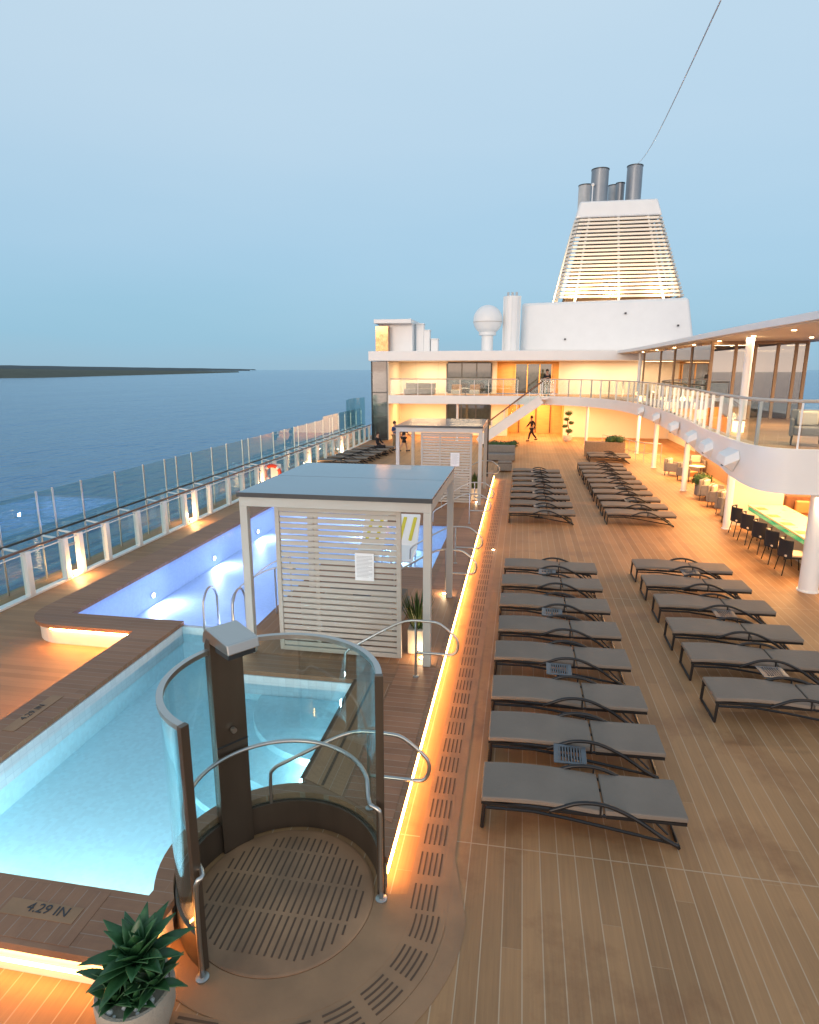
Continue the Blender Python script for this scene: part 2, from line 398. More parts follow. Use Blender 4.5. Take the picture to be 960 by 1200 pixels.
S.view_settings.view_transform = 'Standard'; S.view_settings.look = 'None'; S.view_settings.exposure = .6; S.view_settings.gamma = 1
cam = bpy.data.cameras.new('camera'); co = bpy.data.objects.new('camera', cam); C.objects.link(co); S.camera = co
fpx = 740.; th = math.atan(167/fpx); ps = math.atan(133/math.hypot(fpx, 167))
cam.sensor_fit = 'HORIZONTAL'; cam.sensor_width = 36; cam.lens = fpx/960*36; cam.clip_end = 60000; cam.clip_start = .05
co.location = (0, 0, 4.9); co.rotation_euler = (math.pi/2-th, 0, ps)

# ------------------------------------------------------------------ setting: sea, land, decks, pools
SEA = -24.
tag(MB().add([(-45000, -8000, SEA), (45000, -8000, SEA), (45000, 45000, SEA), (-45000, 45000, SEA)], [(0, 1, 2, 3)]).build('sea', 'sea'), kind='structure')
def landmass(name, pts_near, pts_far, hs, mat, seed=1, bumps=4.):
    rnd = random.Random(seed); near = smoothpath(pts_near, 14); far = smoothpath(pts_far, 14); n = len(near); vs = []; fs = []; K = 7
    for i in range(n):
        t = i/(n-1); h = hs[0]*(1-t)+hs[1]*t
        for k in range(K):
            u = k/(K-1); p = near[i].lerp(far[i], u)
            z = h*math.sin(math.pi*min(.999, u*.9+.02))**.6 + (rnd.uniform(-1, 1)*bumps*(.35+.65*(1-t)) if 0 < k < K-1 else 0)
            vs.append((p.x, p.y, SEA+(z if k else -1)))
    for i in range(n-1):
        for k in range(K-1): fs.append((i*K+k, (i+1)*K+k, (i+1)*K+k+1, i*K+k+1))
    return tag(MB().add(vs, fs).build(name, mat, smooth=True), kind='structure')
landmass('land', [(-2300, 1900, 0), (-1700, 1950, 0), (-1900, 2800, 0), (-2300, 4300, 0), (-2900, 6300, 0)], [(-3600, 2500, 0), (-3400, 3300, 0), (-3300, 4000, 0), (-3300, 5200, 0), (-3000, 6500, 0)], (44, 11), 'land', 3, 2.5)
landmass('hills', [(-13500, 8500, 0), (-11000, 10500, 0), (-8500, 12600, 0), (-6100, 13800, 0)], [(-17000, 11500, 0), (-13500, 13500, 0), (-10500, 15000, 0), (-6400, 14900, 0)], (190, 35), 'land_far', 5, 6.)

SC = (-2.06, 4.80)          # shower centre
XL = -1.08                  # right edge of pool platform
# main deck, with the pool platform's footprint left open
deck_outer = [(-11.25, -4), (10.75, -4), (10.75, 52), (-11.25, 52)]
notch = arc(SC[0], SC[1], .98, 232, -10, 36)  # clockwise: 232 -> -10
foot = [(-6.45, 3.70)] + [(-3.12, 3.70), (-3.03, 3.82)] + [(p[0], p[1]) for p in arc(SC[0], SC[1], 1.03, 212, 26, 30)] + [(-1.2, 5.35), (-1.2, 28.8), (-8.9, 28.8), (-8.9, 10.4), (-8.75, 9.9), (-8.3, 9.6), (-6.45, 9.55)]
md = MB(); md.plate(deck_outer, [foot], -.05, 0, bottom=False)
tag(md.build('main_deck', 'teak_main'), kind='structure')
# port side strip of deck is laid athwartships
ml = MB(); ml.add([(-10.55, -4, .004), (-6.46, -4, .004), (-6.46, 9.54, .004), (-8.3, 9.6, .004), (-8.75, 9.9, .004), (-8.9, 10.4, .004), (-8.9, 28.8, .004), (-10.55, 28.8, .004)], [tuple(range(8))])
tag(ml.build('side_deck', 'teak_left'), kind='structure')
mh = MB(); mh.plate([(-11.25, -30), (10.75, -30), (10.75, 90), (-11.25, 90)], [], SEA-1, -1.3)
mh.wallpath([(-11.2, -29.9), (10.7, -29.9), (10.7, 89.9), (-11.2, 89.9), (-11.2, -29.8)], .1, -1.3, -.055)
h = mh.build('ship_hull', 'white_hull'); tag(h, kind='structure')

near_pool = [(-5.95, 4.20), (-3.06, 4.20)] + arc(SC[0], SC[1], 1.13, 214, 97, 22)[1:] + [(-2.28, 5.98), (-2.28, 8.35), (-4.55, 8.35), (-4.55, 9.88), (-5.95, 9.88)]
far_pool = [(-8.25, 9.98), (-4.55, 9.98), (-4.55, 13.9), (-1.9, 13.9), (-1.9, 18.2), (-4.55, 18.2), (-4.55, 20.2), (-8.25, 20.2)]
hull_cut = None
PT = .40                    # platform top
outer = [(-6.6, 3.57), (-2.99, 3.57), (-2.86, 3.72)] + arc(SC[0], SC[1], .965, 218, 12, 34) + [(XL, 4.98), (XL, 28.9), (-9.0, 28.9), (-9.0, 10.2)] + arc(-8.2, 10.2, .8, 180, 270, 10)[1:] + [(-6.6, 9.4)]
pool_holes = [near_pool[:-2] + far_pool[2:] + [far_pool[0], (-5.95, 9.98)]]
# the one-metre weir between the two pools
pf = MB(); pf.plate(outer, pool_holes, PT-.07, PT); platform = tag(pf.build('pool_platform', 'coping_y', bevel=.006), kind='structure')
# inlays of planking, sheets on the platform top
def sheet(name, poly, z, mat, kind='structure', holes=()):
    m = MB(); N = len(poly); m.plate(poly, list(holes), z-.003, z, bottom=False); return tag(m.build(name, mat), kind=kind)
sheet('platform_boards', [(-1.72, 5.75), (-1.14, 5.45), (-1.14, 8.9), (-1.72, 8.9)], PT+.005, 'teak_cross')
sheet('platform_boards', [(-1.72, 12.5), (-1.14, 12.5), (-1.14, 20.6), (-1.72, 20.6)], PT+.005, 'teak_cross')
sheet('platform_boards', [(-2.24, 5.98), (-1.75, 5.76), (-1.75, 8.3), (-2.24, 8.3)], PT+.005, 'teak_border')
sheet('platform_boards', [(-4.48, 8.95), (-1.16, 8.95), (-1.16, 12.45), (-4.48, 12.45)], PT+.005, 'teak_border')
sheet('platform_boards', [(-8.95, 20.6), (-1.16, 20.63), (-1.16, 28.8), (-8.95, 28.8)], PT+.005, 'teak_border')
sheet('platform_boards', [(-6.1, 3.62), (-3.4, 3.62), (-3.4, 4.16), (-6.1, 4.16)], PT+.004, 'coping_x')
ln = MB()
ln.box(-2.30, -2.262, 5.98, 8.34, PT+.002, PT+.009); ln.box(-2.03, -2.0, 5.9, 8.32, PT+.006, PT+.011)
ln.build('slot_drain', 'slot'); tag(bpy.data.objects['slot_drain'], kind='structure')
# risers under the overhang, all the way round
rise = [(-6.5, 3.67), (-3.05, 3.67), (-2.95, 3.80)] + arc(SC[0], SC[1], .99, 216, 16, 34) + [(-1.17, 5.12), (-1.17, 28.82), (-8.92, 28.82), (-8.92, 10.2)] + arc(-8.2, 10.2, .72, 180, 270, 10)[1:] + [(-6.5, 9.48)]
def closed(p): return p+[p[0]]
rs = MB(); rs.plate(rise, [[(x, y) for x, y in rise_in] for rise_in in ()], 0, 0) if False else None
n = len(rise); rs.add([(x, y, -.02) for x, y in rise]+[(x, y, PT-.071) for x, y in rise], [(i, (i+1) % n, (i+1) % n+n, i+n) for i in range(n)])
tag(rs.build('platform_riser', 'riser'), kind='structure')
# pool basins
def basin(name, poly, zb, mat, lip=None):
    m = MB(); n = len(poly)
    m.add([(x, y, zb) for x, y in poly]+[(x, y, PT-.072) for x, y in poly], [((i+1) % n, i, i+n, (i+1) % n+n) for i in range(n)])
    tri = tessellate_polygon([[Vector((x, y, 0)) for x, y in poly]])
    m.add([(x, y, zb) for x, y in poly], [tuple(t) for t in tri])
    return tag(m.build(name, mat), kind='structure')
basin('pool_basin', near_pool, -.30, 'tile_near'); basin('pool_basin', far_pool, -.44, 'tile_far')
# tiled band above the near waterline (3 mm proud), and the weir
wt = MB()
wt.box(-5.949, -5.93, 4.2, 9.87, .02, PT-.073); wt.box(-4.55, -2.28, 8.33, 8.349, .02, PT-.073)
wt.box(-4.569, -4.551, 8.35, 9.87, .02, PT-.073)
tag(wt.build('waterline_tiles', 'tile_white'), kind='structure')
# weir: the platform strip between both pools lowered to the far water level
def steps():
    m = MB()
    for k in range(3):     # curved entry steps at the aft end of the near pool
        r = 2.6-.55*k; pts = arc(-2.28, 8.35, r, 180, 262, 14)
        m.plate([(-2.285, 8.345)]+[(min(p[0], -2.285), min(p[1], 8.345)) for p in pts], [], -.299, -.20+.11*k)
    tag(m.build('pool_steps', 'tile_near', bevel=.01), kind='structure')
steps()
sheet('pool_water', near_pool, .19, 'water_near')
sheet('pool_water', far_pool, .33, 'water_far')
wr = MB(); wr.box(-5.949, -4.551, 9.885, 9.975, -.6, .322); tag(wr.build('weir_wall', 'tile_white', bevel=.01), kind='structure')
# lamps of the violet pool, and fill lights added in the turquoise pool
def pool_lamp(x, y, z, nx, ny, label, col, p, tilt=-.12):
    t = thing('pool_light', (x, y, z), label, 'pool light', 'underwater lights of the pools')
    a = Vector((x, y, z)); nrm = Vector((nx, ny, 0))
    MB().tube([a, a+nrm*.03], .075, 16).build('rim', 'steel', t, smooth='auto')
    MB().tube([a+nrm*.031, a+nrm*.036], .055, 16).build('lens', 'pool_lamp', t)
    l = area('underwater_lamp', a+nrm*.05, .11, p, col); l.rotation_euler = (nrm+Vector((0, 0, tilt))).to_track_quat('-Z', 'Y').to_euler()
VIO = (.52, .60, 1.)
pool_lamp(-8.25, 12.6, -.20, 1, 0, 'round underwater light on the port wall of the violet pool, nearest the coping corner', VIO, 42)
pool_lamp(-8.25, 15.6, -.20, 1, 0, 'second round underwater light along the port wall of the violet pool', VIO, 42)
pool_lamp(-8.25, 18.6, -.20, 1, 0, 'farthest round underwater light along the port wall of the violet pool', VIO, 42)
pool_lamp(-4.56, 10.9, -.15, -1, 0, 'underwater light on the pergola side of the violet pool, near end', (.62, .70, 1.), 30)
pool_lamp(-4.56, 19.2, -.15, -1, 0, 'underwater light on the pergola side of the violet pool, far end', (.62, .70, 1.), 28)
pool_lamp(-3.4, 18.19, -.15, 0, -1, 'underwater light in the small side bay behind the first pergola', (.6, .95, 1.), 30)
for x, y, nx, ny, lb in ((-5.3, 4.21, 0, 1, 'added unseen fill light on the front wall of the turquoise pool, farthest to port'), (-4.3, 4.21, 0, 1, 'added unseen fill light in the middle of the front wall of the turquoise pool'), (-3.45, 4.21, 0, 1, 'added unseen fill light on the front wall of the turquoise pool beside the shower')):
    pool_lamp(x, y, -.08, nx, ny, lb, (.80, .95, 1.), 8, .10)  # added on the wall facing away from the camera, to brighten the water
for y, lb in ((6.7, 'added unseen fill light on the starboard side of the turquoise pool near the shower'), (7.7, 'added unseen fill light on the starboard side of the turquoise pool near the pergola')):
    pool_lamp(-2.29, y, -.06, -1, 0, lb, (.80, .95, 1.), 9, .10)  # more added fill, out of view on the starboard wall

# LED strips tucked under the overhang
def strip(pts, label, z=PT-.10, mt='led'):
    m = MB(); m.tube([(x, y, z) for x, y in pts], .014, 6)
    o = m.build('led_strip', mt, org=(pts[0][0], pts[0][1], PT-.1)); tag(o, label, 'light strip', 'warm light strips under the pool coping')
strip([(-1.115, 5.10), (-1.115, 28.8)], 'long warm light strip under the edge of the pool platform beside the lounger deck', .13)
strip([(-6.45, 3.615), (-3.03, 3.615), (-2.92, 3.75), (-2.80, 4.05)], 'warm light strip under the front coping behind the potted agave', .17, 'led_front')
strip([(-8.3, 9.455), (-6.53, 9.455)], 'warm light strip under the short coping at the sunken deck corner', mt='led_corner')
strip([(-6.53, 3.8), (-6.53, 9.4)], 'warm light strip under the port coping of the turquoise pool', mt='led_corner')
# depth markings
def text(body, size, loc, rz, mat, parent, name='lettering', rx=0., extr=.001):
    cu = bpy.data.curves.new('t', 'FONT'); cu.body = body; cu.size = size; cu.extrude = extr; cu.align_x = 'CENTER'; cu.align_y = 'CENTER'
    to = bpy.data.objects.new('t', cu); C.objects.link(to)
    bpy.context.view_layer.update()
    me = bpy.data.meshes.new_from_object(to); bpy.data.objects.remove(to)
    me.materials.clear(); me.materials.append(M[mat])
    o = bpy.data.objects.new(name, me); C.objects.link(o)
    if parent:
        o.parent = parent; loc = Vector(loc)-Vector(ORG.get(parent.name, (0, 0, 0)))
    o.location = loc; o.rotation_euler = (rx, 0, rz); return o
for (x, y, rz, lab) in ((-3.79, 3.90, R(0), 'dark depth marking 4.29 IN inlaid in the front coping of the turquoise pool'), (-6.3, 6.7, R(90), 'dark depth marking inlaid in the port coping beside the sunken deck')):
    t = thing('depth_marking', (x, y, PT), lab, 'marking')
    w_ = MB(); (w_.box(x-.42, x+.27, y-.09, y+.07, PT+.005, PT+.008) if rz == 0 else w_.box(x-.09, x+.09, y-.45, y+.45, PT+.003, PT+.006)); w_.build('plate', 'resin', t)
    text('4.29 IN', .13, (x-.02, y, PT+.011), rz, 'marking', t)

# drain channel: straight band beside the LED edge, then round the shower
def drain():
    m = MB(); sl = MB()
    y0 = SC[1]
    band = [(-.90, 28.6), (-.90, y0)] + arc(SC[0], SC[1], 1.22, 0, -90, 26)[1:] + [(-2.9, y0-1.22), (-2.9, y0-1.56)] + list(reversed(arc(SC[0], SC[1], 1.56, 0, -90, 26)))[0:] + [(-.56, 28.6)]
    m.plate(band, [], .001, .006, bottom=False); b = m.build('drain_band', 'resin'); tag(b, kind='structure')
    y = y0+.05
    while y < 28:
        for k in range(5):
            x = -.845+k*.052; sl.box(x, x+.016, y, y+.30, .005, .0095)
        y += .42
    a = 0.
    while a > -88:
        for k in range(5):
            r = 1.275+k*.052; p = arc(SC[0], SC[1], r, a, a-11, 5); q = arc(SC[0], SC[1], r+.016, a, a-11, 5)
            sl.plate(p+list(reversed(q)), [], .005, .0095, bottom=False)
        a -= 15
    x = SC[0]-.05
    while x > -2.6:
        for k in range(6): yy = y0-1.53+k*.052; sl.box(x-.33, x, yy, yy+.020, .005, .0095)
        x -= .42
    tag(sl.build('drain_slots', 'slot'), kind='structure')  # raised dark strips put the shade of open slots into colour
    # darker rim inlay outside the band
    rb = MB(); rb.plate([(-.54, y0+.06)] + arc(SC[0], SC[1], 1.565, 0, -90, 26)[1:] + [(-2.9, y0-1.565), (-2.9, y0-1.74)] + list(reversed(arc(SC[0], SC[1], 1.74, 0, -90, 26))) + [(-.44, y0+.5), (-.54, y0+.9)], [], .001, .0045, bottom=False); tag(rb.build('deck_border', 'resin'), kind='structure')
    rim = [(-.50, 28.6), (-.50, y0)] + arc(SC[0], SC[1], 1.78, -8, -90, 26)[1:]
drain()

# ------------------------------------------------------------------ shower
def shower():
    cx, cy = SC; t = thing('glass_shower', (cx, cy, 0), 'curved glass deck shower with bronzed column beside the turquoise pool', 'shower')
    fl = MB(); fl.lathe([(.86, .001), (.86, .012), (.84, .016)], (cx, cy, 0), 64); base = fl.build('shower_floor', 'resin_wet', t)
    g = MB()
    rows = [(-.66, -.24), (-.20, .16), (.20, .52), (.56, .74)]
    for (a, b) in rows:
        x = -.74
        while x < .75:
            lim = math.sqrt(max(0, .75**2-x*x)); y0 = max(a, -lim); y1 = min(b, lim)
            if y1-y0 > .08: g.box(cx+x, cx+x+.017, cy+y0, cy+y1, .014, .019)
            x += .067
    g.build('floor_slots', 'slot', base)  # dark strips stand in for the shaded openings of the floor
    H0, H1 = .02, 2.27
    a0, a1 = 12, 246
    ringp = arc(cx, cy, .93, a0, a1, 60)
    MB().wallpath(ringp, .045, .013, .335).build('base_ring', 'darksteel', t, smooth='auto')
    MB().wallpath(ringp, .055, H1-.045, H1).build('top_ring', 'steel', t, smooth='auto')
    ca = 143
    for (p, q) in ((a0+.7, ca-11), (ca+11, a1-.7)):
        MB().wallpath(arc(cx, cy, .93, p, q, 40), .012, .335, H1-.046).build('glass_panel', 'showerglass', t, smooth='auto')
    for a in (a0, a1):
        x, y = cx+.93*math.cos(R(a)), cy+.93*math.sin(R(a)); d = Vector((math.cos(R(a)), math.sin(R(a)), 0))
        MB().bar((x, y, 0), (x, y, H1+.002), .05, .075, up=d).build('end_post', 'darksteel', t, bevel=.004)
    # column
    d = Vector((math.cos(R(ca)), math.sin(R(ca)), 0)); c0 = Vector((cx, cy, 0))+d*.93; tn = Vector((-d.y, d.x, 0))
    prof = [(0.03, 0), (-.06, 0), (-.06, 2.28), (-.02, 2.36), (.03, 2.36)]
    pl = [(-.07, .0), (.05, .0), (.05, 2.30), (.0, 2.38), (-.07, 2.38)]
    vs = [c0+d*p[0]+tn*s*.17+Vector((0, 0, p[1])) for s in (-1, 1) for p in pl]; k = len(pl)
    MB().add(vs, [tuple(range(k)), tuple(range(2*k-1, k-1, -1))]+[(i, i+k, (i+1) % k+k, (i+1) % k) for i in range(k)]).build('column', 'darksteel', t, bevel=.006)
    # head: box reaching inwards
    hp = [(.10, 2.30), (.07, 2.42), (0.0, 2.48), (-.42, 2.44), (-.44, 2.34), (-.08, 2.34)]
    vs = [c0+d*p[0]+tn*s*.165+Vector((0, 0, p[1])) for s in (-1, 1) for p in hp]; k = len(hp)
    hd = MB().add(vs, [tuple(range(k)), tuple(range(2*k-1, k-1, -1))]+[(i, i+k, (i+1) % k+k, (i+1) % k) for i in range(k)]).build('shower_head', 'steel', t, bevel=.012)
    q = c0-d*.26; MB().bar(q+Vector((0, 0, 2.30))-tn*.14, q+Vector((0, 0, 2.30))+tn*.14, .26, .05).build('rose', 'darkedge', hd)
    q2 = c0-d*.085+Vector((0, 0, 1.38)); MB().tube([q2, q2-d*.045], .028, 14).build('button', 'steel', t, smooth='auto')
    MB().bar(c0-d*.075+Vector((0, 0, 1.22))-tn*.168, c0-d*.075+Vector((0, 0, 1.22))+tn*.168, .012, .012).build('joint', 'darkedge', t)
    # grab rail
    ar = arc(cx, cy, .82, 12, 236, 40); A = Vector((-1.13, 4.90, 0)); B = Vector((-2.41, 3.87, 0))
    hz = 1.12
    def P(a, r, z): return Vector((cx+r*math.cos(R(a)), cy+r*math.sin(R(a)), z))
    pts = [A+Vector((0, 0, .01)), A+Vector((0, 0, .5)), A+Vector((0, 0, .90)), A+Vector((-.02, .0, .98)), A+Vector((-.09, .02, 1.0)), P(9, .84, 1.0), P(14, .82, 1.02), P(22, .82, hz)]
    pts += [Vector((p[0], p[1], hz)) for p in ar[3:-2]]
    pts += [P(232, .82, 1.06), P(240, .86, .99), B+Vector((.05, .05, .97)), B+Vector((0.01, 0.01, .9)), B+Vector((0, 0, .5)), B+Vector((0, 0, .01))]
    MB().tube(smoothpath(pts, 3), .021, 10).build('grab_rail', 'steel', t, smooth=True)
    for p in (A, B): MB().lathe([(.055, .007), (.055, .022), (.028, .03)], (p.x, p.y, 0), 20).build('foot_flange', 'steel', t, smooth='auto')
shower()
# drain rim floor around shower
sheet('shower_surround', arc(SC[0], SC[1], 1.225, 10, -132, 30)+list(reversed(arc(SC[0], SC[1], .865, 10, -132, 30))), .008, 'resin')

# ------------------------------------------------------------------ potted agave
def leaf_blade(mb, base, d, L, W, up=.6, seg=6, curl=.25):
    d = Vector(d).normalized(); side = d.cross(Vector((0, 0, 1)))
    side = side.normalized() if side.length > .01 else Vector((1, 0, 0)); nrm = side.cross(d)
    vs = []; fs = []
    for i in range(seg+1):
        t = i/seg; wd = W*(math.sin(math.pi*(t*.80+.14))**.8)*(1-t**5); p = Vector(base)+d*L*t - Vector((0, 0, 1))*curl*L*t*t
        if t >= 1: wd = .001
        vs += [p-side*wd/2+nrm*wd*.28, p-nrm*.0, p+side*wd/2+nrm*wd*.28]
    for i in range(seg):
        a = i*3; fs += [(a, a+1, a+4, a+3), (a+1, a+2, a+5, a+4)]
    mb.add(vs, fs)
def agave():
    x, y = -2.69, 3.42
    t = thing('potted_agave', (x, y, 0), 'dark green spiky agave in a round stone pot, nearest the camera at the bottom left', 'potted plant')
    MB().lathe([(.17, 0), (.23, .05), (.275, .2), (.285, .36), (.275, .40), (.25, .40), (.24, .36)], (x, y, 0), 40).build('pot', 'pot', t, smooth='auto')
    MB().lathe([(.001, .36), (.243, .355)], (x, y, 0), 24).build('soil', 'soil', t)
    rnd = random.Random(4)
    m = MB()
    for i in range(34):
        a = rnd.uniform(0, 6.28); r = rnd.uniform(.13, .225); s = rnd.uniform(.014, .028)
        if -2.6 < a-6.28 < -.5 or rnd.random() < .5: pass
        m.ball((x+r*math.cos(a), y+r*math.sin(a), .365+s*.5), s, 8, .7)
    tag(m.build('pebbles', 'pebble', t, smooth=True), kind='stuff')
    heads = [(.0, .06, .56, .44, 34), (.15, .02, .42, .30, 18), (-.14, .0, .40, .34, 20), (.07, -.10, .38, .24, 14), (-.08, -.12, .38, .26, 14)]
    for hx, hy, hz, L, n in heads:
        m = MB()
        for i in range(n):
            el = R(20+62*(i/n)+rnd.uniform(-6, 6)); az = i*2.39996+rnd.uniform(-.2, .2)
            d = (math.cos(el)*math.cos(az), math.cos(el)*math.sin(az), math.sin(el))
            leaf_blade(m, (x+hx, y+hy, hz-.02), d, L*rnd.uniform(.72, 1.1), L*.27, curl=.18)
        o = m.build('leaves', 'leaf', t, smooth=True); sm = o.modifiers.new('s', 'SOLIDIFY'); sm.thickness = .005
agave()

# ------------------------------------------------------------------ sun loungers and side tables
def make_lounger(name='sun_lounger'):
    t = local(thing(name, (0, 0, 0), '', 'sun lounger'))
    def cush(x0, x1, f, nm):
        m = MB(); n = 12; vs = []; W = .325
        for i in range(n+1):
            x = x0+(x1-x0)*i/n; z = f((x-x0)/(x1-x0))
            vs += [(x, -W, z-.058), (x, W, z-.058), (x, W, z), (x, -W, z)]
        fs = [(0, 3, 2, 1), (n*4, n*4+1, n*4+2, n*4+3)]
        for i in range(n):
            for k in range(4): fs.append((i*4+k, i*4+(k+1) % 4, (i+1)*4+(k+1) % 4, (i+1)*4+k))
        m.add(vs, fs); o = m.build(nm, 'cushion', t, bevel=.014, smooth='auto', seg=3); return o
    cush(0, 1.28, lambda u: .385+.035*math.sin(math.pi*min(1, u*1.05))-.02*u, 'seat')
    cush(1.30, 2.13, lambda u: .37+.012*u, 'backrest')
    rail = MB()
    for s in (-.31, .31):
        rail.tube([(.03, s, .30), (.5, s, .325), (1.28, s, .30), (2.0, s, .305)], .019, 6)
        rail.tube([(.03, s, .255), (.55, s, .265), (.95, s, .22), (2.06, s, .05)], .018, 6)
    for s in (-.312, .312): rail.bar((.0, s, .318), (1.27, s, .300), .03, .034); rail.bar((1.31, s, .296), (2.12, s, .306), .03, .034)
    for x in (.2, .8, 1.26, 1.8): rail.bar((x, -.31, .30), (x, .31, .30), .03, .02)
    rail.build('frame', 'blackframe', t, smooth='auto')
    for s in (-.325, .325):
        pts = smoothpath([(.72, s, .30), (.85, s, .36), (1.02, s, .43), (1.22, s, .445), (1.42, s, .40), (1.66, s, .28), (1.9, s, .12), (2.06, s, .04)], 4)
        MB().tube(pts, .023, 8).build('armrest', 'blackframe', t, smooth=True)
        MB().tube([(1.25, s, .44), (1.25, s, .30)], .012, 6).build('arm_strut', 'blackframe', t, smooth='auto')
    MB().tube([(.03, -.32, .31), (.015, -.32, .02), (.015, .32, .02), (.03, .32, .31)], .022, 6).build('foot_frame', 'blackframe', t, smooth='auto')
    MB().tube([(2.06, -.33, .025), (2.06, .33, .025)], .02, 8).build('rear_bar', 'blackframe', t, smooth='auto')
    for s in (-.18, .18): MB().tube([(1.72, s, .31), (1.98, s, .06)], .013, 6).build('back_support', 'blackframe', t, smooth='auto')
    return t
def make_table():
    t = local(thing('side_table', (0, 0, 0), '', 'side table', 'slatted side tables between the loungers'))
    m = MB(); m.box(-.19, .19, -.19, -.15, .385, .40); m.box(-.19, .19, .15, .19, .385, .40); m.box(-.19, -.13, -.15, .15, .385, .40); m.box(.13, .19, -.15, .15, .385, .40)
    for k in range(8): x = -.118+k*.0335; m.box(x-.009, x+.009, -.15, .15, .385, .40)
    m.build('top', 'tabletop', t, bevel=.003)
    MB().tube([(0, 0, .02), (0, 0, .384)], .02, 8).build('leg', 'blackframe', t, smooth='auto')
    MB().box(-.14, .14, -.14, .14, 0, .018).build('base', 'blackframe', t, bevel=.003)
    return t
L0 = make_lounger(); T0 = make_table(); used = [False, False]
rnd = random.Random(11)
def lounger(x, y, label, group, rz=0., z=0):
    if not used[0]: o = L0; used[0] = True; o.location = (x, y, z); o.rotation_euler = (0, 0, rz); o['label'] = label
    else: o = dup(L0, (x, y, z), rz, label)
    o['group'] = group; return o
def table(x, y, label):
    rz = rnd.uniform(-.05, .05)
    if not used[1]: T0.location = (x, y, 0); T0.rotation_euler = (0, 0, rz); T0['label'] = label; used[1] = True; return T0
    return dup(T0, (x, y, 0), rz, label)
def rown(i, n): return 'nearest' if i == 0 else ('farthest' if i == n-1 else ORD[i])
yA = [6.36, 7.52, 8.56, 9.83, 10.98, 12.22, 13.46, 14.72]
for i, y in enumerate(yA): lounger(-.27+rnd.uniform(-.02, .02), y, 'grey sun lounger, %s from the camera in the left row near the glowing edge' % rown(i, 8), 'sun loungers in the left row near the camera', R(.6)+rnd.uniform(-.018, .018))
yB = [9.05, 10.3, 11.43, 12.72, 13.97, 15.2]
for i, y in enumerate(yB): lounger(2.82+rnd.uniform(-.03, .03), y, 'grey sun lounger, %s from the camera in the short right row' % rown(i, 6), 'sun loungers in the right row near the camera', R(.4)+rnd.uniform(-.02, .02))
for i in range(8): lounger(-.28+rnd.uniform(-.02, .02), 20.68+1.25*i, 'grey sun lounger, %s in the left row farther down the deck' % rown(i, 8), 'sun loungers in the farther left row', rnd.uniform(-.02, .02))
for i in range(10): lounger(2.84+rnd.uniform(-.02, .02), 20.98+1.22*i, 'grey sun lounger, %s in the long right row farther down the deck' % rown(i, 10), 'sun loungers in the farther right row', rnd.uniform(-.02, .02))
for i, y in enumerate((35.2, 36.2)): lounger(3.7, y, ('nearer' if i == 0 else 'farther')+' of the two dark loungers by the beige planter at the aft stair', 'pair of loungers by the aft planter')
for i in range(6): lounger(-10.15+.12*i, 31.0+1.25*i, 'dark sun lounger, %s of those beside the port glass rail' % rown(i, 6), 'sun loungers beside the port glass rail')
for x, y, lb in ((.73, 6.98, 'nearest side table, between the first two loungers of the near left row'), (.72, 9.22, 'side table between third and fourth loungers of the near left row'), (.72, 11.6, 'side table between fifth and sixth loungers of the near left row'), (.72, 14.1, 'farthest side table of the near left row'),
                 (3.93, 9.68, 'nearest side table of the near right row'), (3.93, 12.08, 'middle side table of the near right row'), (3.93, 14.58, 'farthest side table of the near right row'),
                 (.72, 21.3, 'nearest side table of the farther left row'), (.72, 23.8, 'second side table of the farther left row'), (.72, 26.3, 'third side table of the farther left row'), (.72, 28.8, 'farthest side table of the farther left row'),
                 (3.9, 22.81, 'second side table from the camera in the long farther right row'), (3.9, 25.25, 'third side table in the long farther right row'), (3.9, 27.69, 'fourth side table in the long farther right row')):
    table(x, y, lb)

